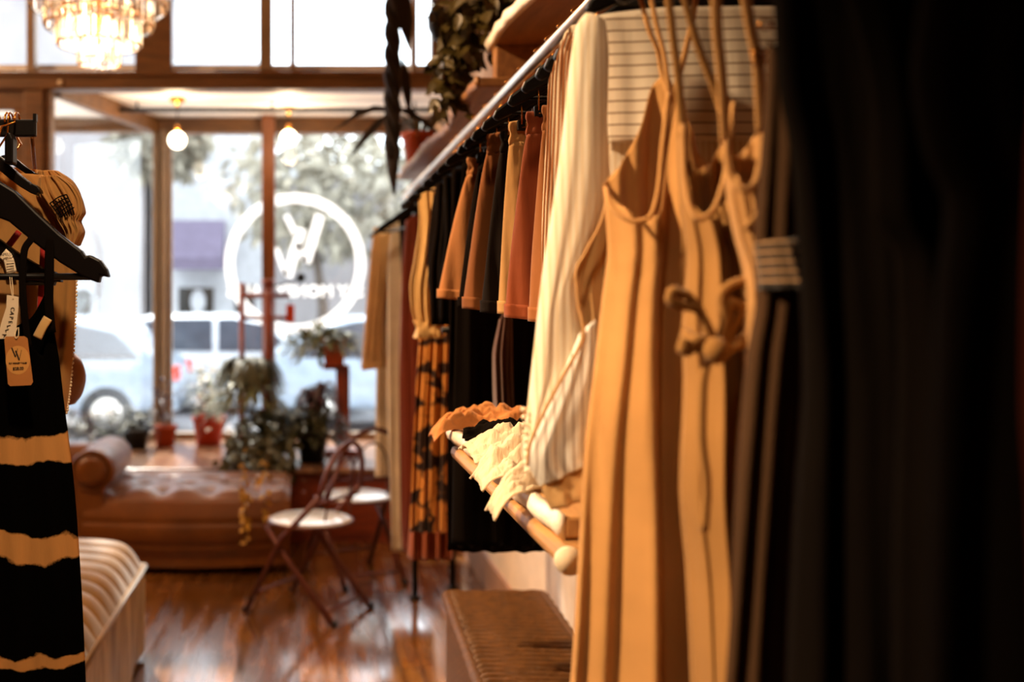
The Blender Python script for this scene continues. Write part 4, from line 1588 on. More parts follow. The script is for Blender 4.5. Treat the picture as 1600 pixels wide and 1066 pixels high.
# ---- sand sundress
Y = 1.22
e = empty('sundress', (RX - .1, Y, 0.6), 'sand coloured strappy sundress with a deep round neckline nearest the kimono', 'dress', NEAR)
mb = MB()
lf = [(1028, 120), (1006, 200), (976, 255), (947, 290), (950, 320), (955, 390), (946, 470), (936, 560), (918, 700), (906, 850), (892, 1070), (880, 1200)]
rt = [(1160, 120), (1155, 300), (1150, 400), (1175, 700), (1200, 1070), (1210, 1200)]
sheet(mb, Y, lf[3:], rt[1:], [(-1, 296), (-.85, 322), (-.6, 345), (-.38, 338), (-.22, 290), (-.1, 200), (0.0, 140), (.1, 200), (.3, 330), (.6, 345), (1, 296)],
      [(-1, 290), (-.7, 252), (-.4, 195), (-.15, 122), (0, 110), (.2, 150), (.6, 240), (1, 290)], 1200, 0.05, 0.028, ((2.6, .6), (5.3, .4), (9, .1)), seed=1.2, nu=110, nv=90, power=0.6)
mb.build('body', C['sand'], e, solid=0.001)
mb = MB()
ribbon(mb, [(990, -40, Y + .02), (1012, 40, Y), (1030, 90, Y), (1042, 150, Y - .02)], 0.006)
ribbon(mb, [(1010, -40, Y - .01), (1026, 40, Y - .02), (1040, 100, Y - .03), (1046, 160, Y - .04)], 0.006)
mb.build('strap', C['sand'], e)
mb = MB()
ribbon(mb, [(1092, -40, Y + .02), (1080, 40, Y), (1066, 100, Y), (1050, 160, Y - .02)], 0.007)
mb.build('strap', C['sand'], e)
mb = MB()
cord(mb, [(947, 294, Y - .012), (951, 315, Y - .035), (968, 336, Y - .048), (992, 346, Y - .056), (1014, 340, Y - .06), (1028, 300, Y - .058), (1036, 220, Y - .055), (1044, 145, Y - .04)], 0.0028)
mb.build('neck_binding', C['sand'], e)
hang(Y, 'black hanger the sand sundress straps loop over')

# ---- ochre jumpsuit with tie belt
Y = 1.09
e = empty('jumpsuit', (RX - .1, Y, 0.6), 'ochre linen jumpsuit with a round neckline and a knotted tie belt', 'jumpsuit', NEAR)
lf = [(1062, 250), (1068, 330), (1078, 400), (1074, 480), (1072, 520), (1076, 600), (1072, 760), (1084, 900), (1094, 1070), (1100, 1230)]
rt = [(1145, 200), (1140, 330), (1160, 420), (1170, 500), (1178, 600), (1180, 760), (1176, 900), (1150, 1070), (1150, 1230)]
mb = MB()
sheet(mb, Y, lf, rt, [(-1, 190), (-.9, 260), (-.7, 318), (-.4, 341), (0, 338), (.4, 316), (.7, 275), (.9, 215), (1, 180)], [(-1, 190), (-.7, 235), (0, 262), (.7, 235), (1, 180)], 1230, 0.035, 0.022, ((2.4, .6), (4.7, .4), (8, .12)), seed=5.1, nu=90, nv=90, power=0.5)
mb.build('body', C['olive'], e, solid=0.001)
mb = MB()
ribbon(mb, [(1040, -40, Y), (1052, 60, Y), (1062, 150, Y), (1066, 215, Y - .01)], 0.009)
mb.build('strap', C['olive'], e)
mb = MB()
ribbon(mb, [(1060, -40, Y), (1090, 70, Y), (1120, 150, Y), (1142, 215, Y - .01)], 0.009)
mb.build('strap', C['olive'], e)
belt = MB()
yb = Y - .075
cord(belt, [(1070, 520, Y - .05), (1095, 545, yb), (1120, 553, yb), (1150, 540, yb), (1180, 515, Y - .05)], 0.006)
cord(belt, [(1120, 545, yb), (1100, 500, yb), (1085, 480, yb), (1062, 478, yb), (1046, 466, yb), (1052, 454, yb), (1070, 460, yb), (1095, 490, yb), (1112, 545, yb)], 0.005)
cord(belt, [(1120, 545, yb), (1132, 500, yb), (1126, 465, yb), (1140, 447, yb), (1160, 440, yb), (1172, 452, yb), (1160, 480, yb), (1140, 470, yb), (1135, 500, yb), (1126, 548, yb)], 0.005)
cord(belt, [(1112, 548, yb), (1090, 530, yb), (1075, 548, yb), (1066, 545, yb), (1070, 530, yb)], 0.006)
cord(belt, [(1110, 548, yb), (1098, 600, yb), (1096, 680, yb), (1104, 760, yb), (1100, 830, yb)], 0.005)
cord(belt, [(1128, 548, yb), (1168, 470, yb), (1178, 540, yb), (1174, 640, yb)], 0.004)
belt.ball(P(1118, 548, yb - .004), 0.014, 12, 8)
belt.build('tie_belt', C['olive'], e)
mb = MB()
cord(mb, [(1066, 195, Y - .012), (1070, 285, Y - .026), (1080, 328, Y - .038), (1094, 343, Y - .044), (1112, 331, Y - .044), (1130, 288, Y - .036), (1140, 225, Y - .022), (1146, 160, Y - .01)], 0.003)
mb.build('neck_binding', C['ochre'], e)
hang(Y, 'black hanger the ochre jumpsuit straps loop over')

# ---- honey camisole dress with brass sliders
Y = 1.0
e = empty('slip_dress', (RX - .1, Y, 0.8), 'honey linen slip dress with brass strap sliders and a loose ribbon', 'dress', NEAR)
lf = [(1132, 200), (1136, 280), (1150, 360), (1170, 430), (1172, 470), (1174, 700), (1172, 1000)]
rt = [(1192, 200), (1190, 290), (1196, 360), (1205, 430), (1214, 700), (1210, 1000)]
mb = MB()
sheet(mb, Y, lf, rt, [(-1, 215), (-.85, 262), (-.5, 287), (0, 296), (.5, 287), (.85, 255), (1, 200)], [(-1, 215), (0, 240), (1, 200)], 1000, 0.03, 0.012, seed=2.7, nu=60, nv=60)
mb.build('body', C['ochre'], e, solid=0.001)
mb = MB()
ribbon(mb, [(1118, -40, Y), (1120, 40, Y), (1128, 120, Y), (1134, 230, Y)], 0.011)
mb.build('strap', C['ochre'], e)
mb = MB()
ribbon(mb, [(1160, -40, Y - .01), (1172, 40, Y - .01), (1184, 100, Y - .01), (1190, 215, Y - .01)], 0.011)
st = mb.build('strap', C['ochre'], e)
for px, py in ((1196, 38), (1186, 82), (1187, 95)):
    c = P(px, py, Y - .016)
    MB().tube([c + Vector((0.006 * math.cos(2 * PI * k / 16), 0, 0.004 * math.sin(2 * PI * k / 16))) for k in range(16)], 0.0016, 6, closed=True).build('slider', M['brass'], st)
mb = MB()
ribbon(mb, [(1229, 284, Y - .06), (1206, 318, Y - .05), (1182, 346, Y - .045), (1168, 362, Y - .04)], 0.013)
mb.build('loose_ribbon', C['ochre'], e)
mb = MB()
cord(mb, [(1133, 225, Y - .008), (1138, 275, Y - .02), (1150, 291, Y - .03), (1163, 297, Y - .034), (1178, 288, Y - .028), (1188, 250, Y - .02), (1191, 210, Y - .016)], 0.003)
mb.build('neck_binding', C['ochre'], e)
hang(Y, 'black hanger the honey slip dress straps loop over')

# ---- taupe dress with smocked waist
Y = 0.93
e = empty('smocked_dress', (RX - .1, Y, 0.6), 'taupe crinkle dress with pale smocked waist lines beside the black dresses', 'dress', NEAR)
lf = [(1200, 60), (1192, 200), (1184, 300), (1178, 380), (1182, 450), (1166, 560), (1152, 700), (1138, 900), (1128, 1070), (1120, 1200)]
mb = MB()
sheet(mb, Y, lf, lambda z: 0.62, [(-1, 70), (-.6, 150), (0, 200), (.6, 150), (1, 70)], [(-1, 60), (0, 140), (1, 60)], 1200, 0.035, 0.022, ((5, .5), (9, .35), (14, .2)), seed=3.3, nu=110, nv=90, power=0.9)
mb.build('body', C['taupe'], e, solid=0.001)
mb = MB()
sheet(mb, Y - .006, [(1178, 374), (1180, 410), (1182, 452)], edge(Y - .006, [(1252, 374), (1246, 410), (1250, 452)]), [(-1, 380), (0, 376), (1, 372)], [(-1, 380), (1, 372)], 452, 0.045, 0.004, seed=3.3, nu=60, nv=16, back=False)
mb.build('smocked_waist', C['smock'], e, solid=0.001)
hang(Y, 'black hanger inside the taupe smocked dress')

# ---- black dresses toward the camera
for i, (Y, lf, lab, sd, am) in enumerate((
        (0.84, [(1206, -60), (1216, 120), (1240, 250), (1252, 400), (1262, 600), (1252, 800), (1243, 1070), (1240, 1250)], 'black dress directly beside the taupe smocked dress', 4.4, .022),
        (0.74, [(1300, -80), (1350, 100), (1362, 200), (1362, 330), (1396, 400), (1405, 600), (1400, 850), (1396, 1250)], 'black dress with one soft lit fold, second from the taupe dress', 6.4, .025),
        (0.63, [(1455, -80), (1434, 60), (1430, 110), (1452, 240), (1484, 320), (1470, 450), (1458, 650), (1446, 1250)], 'black dress with a lit curved edge, third from the taupe dress', 8.1, .025))):
    e = empty('black_dress', (RX - .1, Y, 0.8), lab, 'dress', 'black dresses on the rail')
    mb = MB()
    t0 = lf[0][1]
    sheet(mb, Y, lf, mirror_edge(Y, lf), [(-1, t0 + 10), (-.6, t0), (0, t0 + 30), (.6, t0), (1, t0 + 10)], [(-1, t0 + 10), (-.6, t0), (0, t0 - 5), (.6, t0), (1, t0 + 10)], 1250, 0.035, am, ((4, .5), (8, .3), (13, .2)), seed=sd, nu=100, nv=70)
    mb.build('body', C['black'], e, solid=0.001)
    hang(Y, 'black hanger inside the ' + ('first', 'second', 'third')[i] + ' black dress beyond the taupe one')
Y = 0.52
e = empty('rust_dress', (RX, Y, 0.9), 'dark rust dress of which a sliver shows at the edge of the picture', 'dress', NEAR)
mb = MB()
lf = [(1640, -100), (1610, 200), (1594, 480), (1590, 640), (1597, 800), (1600, 1200)]
sheet(mb, Y, lf, mirror_edge(Y, lf), [(-1, -90), (0, -130), (1, -90)], [(-1, -90), (0, -130), (1, -90)], 1200, 0.02, 0.012, seed=2)
mb.build('body', C['rustred'], e, solid=0.001)

# ------------------------------------------------------------------ rack on the other side: flat bar, hangers, tops
BY = 1.86
fb = empty('display_bar', (-0.8, BY, 1.80), 'flat black bar with an upturned end carrying the tie dyed tank', 'clothes rail')
x1 = XZ(57, 200, BY)[0]
z0, z1 = XZ(0, 214, BY)[1], XZ(0, 187, BY)[1]
MB().span((-1.6, BY - .006, z0), (x1, BY + .006, z1)).build('bar', M['black'], fb, smooth=False, bevel=0.003)
MB().span((x1 - .005, BY - .006, z1 - .004), (x1 + .001, BY + .006, z1 + .010)).build('end_stop', M['black'], fb, smooth=False)
MB().span((-1.6, BY - .02, 0), (-1.56, BY + .02, z1)).build('post', M['black'], fb, smooth=False)
MB().span((-1.8, BY - .25, 0), (-1.4, BY + .25, .02)).build('foot', M['black'], fb, smooth=False, bevel=0.005)


def side_hanger(Y, cx_, neck, tip, label, hook_px, bar=None, neck_w=9):
    """wooden hanger centred on pixel column cx_, neck top at row neck, right tip at pixel tip"""
    s = Y / F
    cX, cZ = XZ(cx_, neck, Y)
    tx, tz = XZ(tip[0], tip[1], Y)
    W, D = tx - cX, cZ - tz
    e = empty('clothes_hanger', (cX, Y, cZ), label, 'hanger', 'hangers on the flat bar')
    up = [(0, 0), (.10 * W, -.02 * D), (.25 * W, -.14 * D), (.42 * W, -.36 * D), (.6 * W, -.58 * D), (.78 * W, -.76 * D), (.81 * W, -.82 * D), (.84 * W, -.80 * D), (.93 * W, -.86 * D), (.98 * W, -.95 * D), (W, -1.04 * D)]
    lo = [(.93 * W, -1.02 * D), (.92 * W, -1.1 * D), (.80 * W, -1.04 * D), (.6 * W, -.88 * D), (.4 * W, -.68 * D), (.2 * W, -.46 * D), (0, -.36 * D)]
    r = up + lo
    pts = r + [(-x, z) for x, z in reversed(r) if x > 0]
    MB().plate([(cX + x, cZ + z) for x, z in pts], Y - .011, Y + .011).build('arms', M['hanger'], e, smooth=False, bevel=0.005)
    zt = XZ(0, 187, BY)[1]
    hx = XZ(hook_px, 0, Y)[0]
    hk = [(cX, Y, cZ - .01), (cX + (hx - cX) * .5, Y, (cZ + zt - .045) / 2), (hx, Y, zt - .03)]
    for k in range(13):
        a = -.3 + k / 12 * (PI + .6)
        hk.append((hx, BY + 0.018 * math.cos(a) * (1 if Y >= BY else -1), zt - .004 + .016 * math.sin(a)))
    MB().tube(hk, .002, 8).build('hook', M['brass'], e)
    if bar:
        bz = cZ - 1.03 * D
        MB().tube([(cX - .84 * W, Y, bz), (cX + .84 * W, Y, bz)], .006, 8).build('trouser_bar', M['hanger'], e)
    return e


side_hanger(1.76, -22, 279, (172, 428), 'big black wooden hanger in front carrying the tie dyed tank', 2, bar=True)
side_hanger(1.84, -16, 238, (66, 300), 'black wooden hanger of the nearer lace blouse', 12)
side_hanger(1.95, 12, 243, (66, 278), 'black wooden hanger of the lace blouse behind', 33)
side_hanger(1.80, -60, 345, (98, 438), 'black wooden hanger with the red strap top', -20, bar=True)
# black hanger block seen end-on
c0, c1 = XZ(13, 209, 1.82), XZ(26, 258, 1.82)
hb = MB()
hb.plate([(c0[0], c1[1]), (c1[0], c1[1]), (c1[0], c0[1] - .012), (c1[0] - .004, c0[1] - .003), ((c0[0] + c1[0]) / 2, c0[1]), (c0[0] + .004, c0[1] - .003), (c0[0], c0[1] - .012)], 1.795, 1.825)
tag(hb.build('hanger_block', M['hanger'], smooth=False, bevel=0.003), 'short upright black hanger block below the flat bar', 'hanger')

# lace blouses
def lace_blouse(Y, dx, dy, label):
    e = empty('lace_blouse', (-.5, Y, 1.3), label, 'blouse', 'lace blouses')
    rows = [(-150, 262, 68, 274), (-152, 300, 100, 312), (-150, 345, 116, 348), (-150, 390, 117, 386), (-150, 430, 119, 420), (-150, 480, 118, 475), (-148, 540, 115, 535), (-140, 600, 110, 600), (-140, 645, 104, 645)]
    rows = [(a + dx, b_ + dy, c_ + dx, d_ + dy) for a, b_, c_, d_ in rows]
    mb = MB()
    pxtube(mb, Y, rows, .03, amp=.010, freqs=((5, .5), (8, .3), (12, .2)), seed=2.2 + dx, nu=100, nv=70)
    mb.build('body', C['lacecotton'], e, solid=0.001)
    mb = MB()
    sr = [(62, 277, 96, 276), (58, 300, 118, 292), (70, 320, 131, 316), (84, 338, 133, 332), (92, 350, 126, 346), (100, 362, 131, 362), (108, 378, 122, 384)]
    sr = [(a + dx, b_ + dy, c_ + dx, d_ + dy) for a, b_, c_, d_ in sr]
    pxtube(mb, Y - .015, sr, .028, amp=.010, freqs=((4, .5), (9, .5)), seed=4 + dx, nu=80, nv=50, grow=.3)
    sl = mb.build('cap_sleeve', C['lacecotton'], e, solid=0.001)
    ln = MB()
    for k in range(7):
        t = k / 6
        cord(ln, [(78 + 26 * t + dx, 318 - 14 * t + dy, Y - .047), (86 + 26 * t + dx, 328 - 6 * t + dy, Y - .05), (94 + 22 * t + dx, 340 - 4 * t + dy, Y - .047)], .0012)
    for k in range(5):
        t = k / 4
        cord(ln, [(78 + 16 * t + dx, 318 + 22 * t + dy, Y - .048), (92 + 14 * t + dx, 308 + 22 * t + dy, Y - .051), (104 + 12 * t + dx, 304 + 20 * t + dy, Y - .048)], .0012)
    ln.build('lace_net', C['dark'], sl)
    mb = MB()
    for k in range(60):
        t = k / 59
        r = pl_interp(rows, .3 + .7 * t)
        mb.ball(P(r[2] + 0.6 * math.sin(k * 2.1), r[3], Y), .0032, 6, 4)
    mb.build('scalloped_edge', M['paperwhite'], e)
    return e


lace_blouse(1.90, 0, 0, 'unbleached cotton lace blouse with a ruffled cap sleeve, in front of its twin')
lace_blouse(1.99, -4, -8, 'unbleached cotton lace blouse hanging behind its twin')

# red strap top behind the tank
Y = 1.83
e = empty('strap_top', (-.5, Y, 1.2), 'red satin strap top glimpsed behind the tie dyed tank', 'top')
mb = MB()
sheet(mb, Y, [(-140, 540), (-140, 760)], edge(Y, [(58, 500), (66, 560), (74, 760)]), [(-1, 500), (-.5, 560), (0, 585), (.5, 560), (1, 500)], [(-1, 520), (0, 540), (1, 520)], 760, .02, .006, seed=1)
mb.build('body', C['red'], e, solid=0.001)
mb = MB()
ribbon(mb, [(68, 372, Y), (66, 420, Y - .01), (62, 485, Y - .02), (50, 516, Y - .02), (42, 540, Y - .02)], .011)
mb.build('strap', C['red'], e)
mb = MB()
ribbon(mb, [(30, 362, Y), (12, 385, Y - .01), (-10, 400, Y - .01)], .012)
mb.build('strap', C['red'], e)

# tie-dyed tank
Y = 1.77
e = empty('tank_dress', (-.55, Y, 0.8), 'black tank dress with ragged tan tie dye bands and two hang tags', 'dress')
mb = MB()
lf = [(-120, 470), (-135, 620), (-150, 760), (-170, 1200)]
rt = [(80, 470), (83, 505), (92, 560), (99, 620), (108, 690), (116, 760), (123, 850), (129, 950), (134, 1070), (138, 1200)]
sheet(mb, Y, lf, rt, [(-1, 470), (-.62, 505), (-.4, 528), (0, 535), (.45, 528), (.6, 500), (.7, 545), (.8, 555), (.88, 510), (1, 440)], [(-1, 470), (-.5, 505), (0, 520), (.6, 500), (1, 440)], 1200, .03, .007, ((3, .5), (5.5, .3), (9, .2)), seed=6, nu=120, nv=90)
mb.build('body', C['tiedye'], e, solid=0.001)
mb = MB()
sheet(mb, Y + .024, [(-110, 405), (-120, 600)], edge(Y + .024, [(30, 405), (36, 470), (40, 600)]), [(-1, 405), (0, 402), (1, 405)], [(-1, 405), (1, 405)], 600, .006, .003, seed=6, nu=40, nv=20, back=False)
mb.build('back_lining', C['inner'], e, solid=0.001)
mb = MB()
ribbon(mb, [(50, 372, Y - .022), (38, 392, Y - .026), (35, 430, Y - .03), (38, 490, Y - .034), (45, 545, Y - .034)], .0125)
mb.build('strap', C['black'], e)
mb = MB()
ribbon(mb, [(78, 368, Y - .02), (77, 420, Y - .022), (76, 470, Y - .02), (80, 520, Y - .02)], .0165)
mb.build('strap', C['black'], e)
mb = MB()
ribbon(mb, [(75, 497, Y - .026), (66, 512, Y - .028), (58, 528, Y - .028)], .016)
mb.build('dyed_patch', C['gold'], e)
nl = MB()
ribbon(nl, [(4, 396, Y + .014), (12, 404, Y + .010), (18, 427, Y + .006)], .020, .0008)
nl = nl.build('neck_label', M['paperwhite'], e)
text_mesh('lettering', 'CAPELLA', 0.0072, M['ink'], nl, P(9, 398, Y + .004), (PI / 2, -.1, .0))
mb = MB()
for k in range(4):
    c = P(16, 408 + 4.5 * k, Y + .0035)
    mb.box(c, (0.013, .0006, .0008))
mb.build('care_print', M['ink'], nl, smooth=False)


# tags
def card(corners, Y, th=.0006):
    mb = MB()
    q = [P(px, py, Y) for px, py in corners]
    return mb.loft([[p + Vector((0, -th, 0)) for p in q], [p + Vector((0, th, 0)) for p in q]])


Yt = 1.72
e = empty('brand_tag', P(14, 527, Yt), 'white paper hang tag lettered sideways on a cotton string at the tank neck', 'tag')
card([(11, 461), (29, 464), (29, 480), (24, 528), (-4, 530), (2, 505), (10, 480)], Yt).build('card', M['paperwhite'], e, smooth=False)
mb = MB()
cord(mb, [(15, 430, Yt + .04), (17, 450, Yt + .01), (20, 468, Yt - .001)], .0007)
cord(mb, [(18, 430, Yt + .04), (20, 450, Yt + .01), (21, 468, Yt - .001)], .0007)
mb.build('string', M['string'], e)
for ch_, px, py, ro in (('C', 19.5, 483, .25), ('A', 18.5, 489.5, .22), ('P', 17.5, 496.5, .1), ('E', 16, 503.5, -.1), ('L', 13.5, 510, -.25), ('L', 11, 516.5, -.35), ('A', 7, 524, -.45)):
    text_mesh('lettering', ch_, 0.0092, M['ink'], e, P(px, py, Yt - .0012), (PI / 2, PI / 2 + ro, 0))

Yt = 1.70
e = empty('price_tag', P(30, 603, Yt), 'brown kraft price tag with a tan round sticker on the tie dyed tank', 'tag')
o = card([(7, 531), (9, 526), (38, 525.5), (43, 529), (51.5, 597), (48.5, 602), (16, 603.5), (12.5, 600)], Yt).build('card', M['kraft'], e, smooth=False)
mb = MB()
cs = [P(28 + 18.8 * math.cos(2 * PI * k / 48), 563 + 22.5 * math.sin(2 * PI * k / 48), Yt) for k in range(48)]
mb.loft([[p + Vector((0, -.0009, 0)) for p in cs], [p + Vector((0, -.0006, 0)) for p in cs]])
mb.build('round_sticker', M['sticker'], e, smooth=False)
mk = MB()
ys = Yt - .0015


def tstroke(a, c, w):
    q0, q1 = P(a[0], a[1], ys), P(c[0], c[1], ys)
    d = (q1 - q0).normalized()
    n = Vector((0, 1, 0)).cross(d) * w * ys / F / 2
    q = [q0 - n, q0 + n, q1 + n, q1 - n]
    mk.loft([q, [p + Vector((0, .0003, 0)) for p in q]])


tstroke((18.3, 543.5), (24.2, 558), 2.0)
tstroke((24.4, 548), (30, 563), 2.2)
tstroke((24.4, 557.5), (27.6, 544.5), .6)
tstroke((30.2, 562), (33.6, 547), .6)
mk.build('letter_mark', M['ink'], e, smooth=False)
text_mesh('lettering', 'SLY MONEY TALES', 0.0036, M['ink'], e, P(27.8, 567.6, ys), (PI / 2, -.03, 0), bold=.00001)
text_mesh('price_lettering', '$28.00', 0.0066, M['ink'], e, P(28.4, 576, ys), (PI / 2, -.05, 0), bold=.00003)
mb = MB()
cord(mb, [(27, 512, Yt + .02), (23, 524, Yt), (25.5, 529, Yt - .002), (29, 523, Yt), (29, 512, Yt + .02)], .0008)
mb.build('string', M['string'], e)

# brown bag behind the blouse
mb = MB()
pxtube(mb, 2.3, [(70, 548, 116, 552), (60, 565, 128, 566), (58, 590, 134, 590), (62, 615, 128, 616), (70, 632, 117, 631)], .05, amp=.002, seed=2, nu=40, nv=24)
bag = empty('leather_bag', P(95, 632, 2.3), 'brown leather bag peeping out behind the lace blouses', 'bag')
mb.build('pouch', M['leather'], bag)
mb = MB()
cord(mb, [(75, 552, 2.3), (80, 480, 2.25), (60, 300, 2.1), (50, 214, 1.9)], .004)
mb.build('shoulder_strap', M['leather'], bag)
# ------------------------------------------------------------------ plants
def pot(e, c, r, h, m, part='pot', taper=0.75, rim=True):
    prof = [(0, 0), (r * taper, 0), (r * 0.97, h * .82), (r * 1.06 if rim else r, h * .83), (r * 1.06 if rim else r, h), (r * .93, h), (r * .9, h * .88), (0, h * .88)]
    MB().lathe(prof, c, 28).build(part, m, e)
    MB().lathe([(0, h * .86), (r * .88, h * .86), (r * .7, h * .91), (0, h * .93)], c, 20).build('soil', M['soil'], e)


def bush(e, c, R, hgt, m, n, seed, L=.06, w=.03, bend=.3, part='foliage', droop=0.0):
    rnd = random.Random(seed)
    mb = MB()
    for k in range(n):
        a, q = rnd.uniform(0, 2 * PI), rnd.random() ** .5
        z = rnd.uniform(0.05, 1)
        rr = R * q * (0.5 + .5 * math.sin(PI * min(1, z * .9)))
        p = Vector(c) + Vector((rr * math.cos(a), rr * math.sin(a), hgt * z - droop * q * q * rnd.uniform(.4, 1)))
        d = Vector((math.cos(a) * rnd.uniform(.3, 1), math.sin(a) * rnd.uniform(.3, 1), rnd.uniform(-.4, .9)))
        mb.leaf(p, d, L * rnd.uniform(.7, 1.3), w * rnd.uniform(.7, 1.3), bend)
    for k in range(max(6, n // 12)):
        a, q = rnd.uniform(0, 2 * PI), rnd.random() ** .5
        mb.tube([c, Vector(c) + Vector((R * .4 * q * math.cos(a), R * .4 * q * math.sin(a), hgt * .5)), Vector(c) + Vector((R * .8 * q * math.cos(a), R * .8 * q * math.sin(a), hgt * rnd.uniform(.5, .95)))], .003, 5)
    return mb.build(part, m, e)


def arching(e, c, n, L, hgt, w, m, seed, part='leaves', spread=1.0):
    rnd = random.Random(seed)
    mb = MB()
    for k in range(n):
        a = rnd.uniform(0, 2 * PI)
        l = L * rnd.uniform(.6, 1.15)
        hh = hgt * rnd.uniform(.5, 1.1)
        segs = 9
        dx, dy = math.cos(a) * spread, math.sin(a) * spread
        sx, sy = -math.sin(a), math.cos(a)
        vs, fs = [], []
        for i in range(segs + 1):
            t = i / segs
            ww = w * (math.sin(PI * min(1, t * .95 + .08)) ** .7) / 2 + .0005
            p = Vector(c) + Vector((dx * l * t, dy * l * t, hh * math.sin(t * PI * .62) * 1.05 - l * .75 * t ** 3))
            vs += [p + Vector((sx * ww, sy * ww, ww * .3)), p, p + Vector((-sx * ww, -sy * ww, ww * .3))]
        for i in range(segs):
            for j in (0, 1):
                q = i * 3 + j
                fs.append((q, q + 1, q + 4, q + 3))
        mb.add(vs, fs)
    return mb.build(part, m, e)


def vine(mb_leaf, mb_stem, pts, m_n, L, w, rnd, spread=.02):
    q = [Vector(p) for p in pts]
    n = len(q) - 1
    path = [Vector(pl_interp([tuple(p) for p in q], i / (n * 6))) for i in range(n * 6 + 1)]
    mb_stem.tube(path, .0022, 5)
    for k in range(m_n):
        t = rnd.random()
        p = Vector(pl_interp([tuple(x) for x in q], t)) + Vector((rnd.gauss(0, spread), rnd.gauss(0, spread), rnd.gauss(0, spread)))
        d = Vector((rnd.uniform(-1, 1), rnd.uniform(-1, .6), rnd.uniform(-1, .3)))
        mb_leaf.leaf(p, d, L * rnd.uniform(.6, 1.25), w * rnd.uniform(.6, 1.25), .25, (rnd.uniform(-.6, .6), -1, rnd.uniform(0, .8)))


def potted(name, px, Y, r, h, m, label, z=PZ):
    c = Vector((xat(px, Y), Y, z))
    e = empty(name, c, label, 'potted plant', 'plants in the window bay')
    pot(e, c, r, h, m)
    return e, c + Vector((0, 0, h * .9))


e, c = potted('potted_plant', 326, 7.5, .118, .215, M['plasticred'], 'white flowering plant in a bright orange red pot on the platform')
bush(e, c, .17, .34, M['leafpale'], 130, 3, .07, .03)
bush(e, c + Vector((0, 0, .06)), .16, .32, M['petal'], 70, 4, .045, .04, part='blossoms')
bush(e, c + Vector((.07, -.1, -.02)), .08, .05, M['petal'], 14, 5, .05, .04, part='low_blossoms', droop=.1)
e, c = potted('potted_plant', 258, 7.42, .085, .15, M['terra'], 'sparse pinkish plant in a small terracotta pot at the taupe window frame')
bush(e, c, .12, .36, M['leafpurple'], 60, 8, .06, .025)
e, c = potted('potted_plant', 212, 7.3, .10, .14, M['blackpot'], 'low green plant in a dark pot just behind the daybed arm')
bush(e, c, .16, .14, M['leafdark'], 120, 9, .06, .03)
e, c = potted('potted_fern', 488, 6.70, .105, .22, M['blackpot'], 'bushy fern in a black pot at the platform edge below the planter post')
bush(e, c, .24, .15, M['leafdark'], 420, 11, .08, .035, droop=.10)
arching(e, c + Vector((.02, .1, 0)), 30, .20, .33, .04, M['leafpurple'], 12, part='purple_leaves', spread=.8)
e, c = potted('trailing_plant', 418, 6.66, .10, .17, M['blackpot'], 'trailing plant in a black pot spilling over the platform onto the daybed')
bush(e, c, .24, .19, M['leafdark'], 420, 13, .07, .045, droop=.16)
lf, st = MB(), MB()
rnd = random.Random(5)
for k in range(6):
    x = c.x - .20 + .07 * k
    vine(lf, st, [(c.x, c.y, c.z), (x, 6.45, c.z + .02), (x - .02, 6.37, .52), (x - .03, 6.36, .50)], 60, .06, .045, rnd, .03)
lf.build('leaves', M['leafdark'], e)
st.build('stems', M['stemm'], e)
lf, st = MB(), MB()
vine(lf, st, [(c.x - .12, 6.5, c.z), (-.36, 6.3, .54), (-.335, 5.95, .50), (-.31, 5.64, .46), (-.305, 5.585, .38), (-.30, 5.57, .28), (-.30, 5.57, .21)], 34, .04, .032, rnd, .012)
vine(lf, st, [(c.x - .05, 6.5, c.z), (-.22, 6.3, .53), (-.21, 5.95, .50), (-.20, 5.63, .46), (-.195, 5.58, .38), (-.195, 5.575, .33)], 20, .04, .032, rnd, .012)
lf.build('yellow_leaves', M['leafyellow'], e)
st.build('long_stems', M['stemm'], e)

# tall wooden plant stand with crossbar and hooks, drooping plant on it
Y = 6.95
s = Y / F
ps = empty('plant_stand', (xat(385, Y), Y, PZ), 'tall slim wooden plant stand with a crossbar, knobs and a small hanging red lantern', 'plant stand')
xa, xb_ = xat(378, Y), xat(419, Y)
MB().tube([(xa, Y, PZ), (xa, Y, XZ(0, 442, Y)[1])], .020, 8).build('post', M['redwoodz'], ps)
MB().tube([(xb_, Y, PZ), (xb_, Y, XZ(0, 436, Y)[1])], .036, 10).build('post', M['redwoodz'], ps)
for py, r in ((462, .018), (497, .016)):
    MB().tube([(xa, Y, XZ(0, py, Y)[1]), (xat(452, Y), Y, XZ(0, py, Y)[1])], r, 8).build('crossbar', M['redwood'], ps)
MB().tube([(xb_, Y, XZ(0, 450, Y)[1]), (xat(470, Y), Y - .02, XZ(0, 437, Y)[1])], .006, 6).build('hook_arm', M['black'], ps)
MB().ball(P(470, 434, Y - .02), .033, 18, 12).build('knob', M['black'], ps)
MB().lathe([(.05, 0), (.05, .02), (.036, .03)], (xb_, Y, XZ(0, 443, Y)[1]), 14, cap=False).build('collar', M['redwood'], ps)
ln = MB().span((xat(447, Y), Y - .03, XZ(0, 504, Y)[1]), (xat(460, Y), Y + .03, XZ(0, 476, Y)[1])).build('lantern', M['plasticred'], ps, smooth=False, bevel=.004)
MB().tube([(xat(453, Y), Y, XZ(0, 476, Y)[1]), (xat(453, Y), Y, XZ(0, 462, Y)[1])], .003, 6).build('hanger_wire', M['black'], ln)
MB().lathe([(0, 0), (.14, 0), (.145, .012), (.14, .024), (0, .024)], (xat(388, Y), Y, .93), 24).build('tray', M['redwood'], ps)
e = empty('drooping_plant', (xat(388, Y), Y, .954), 'big drooping grey green plant on the slim wooden stand', 'potted plant', 'plants in the window bay')
pot(e, (xat(388, Y), Y - .01, .954), .085, .13, M['blackpot'])
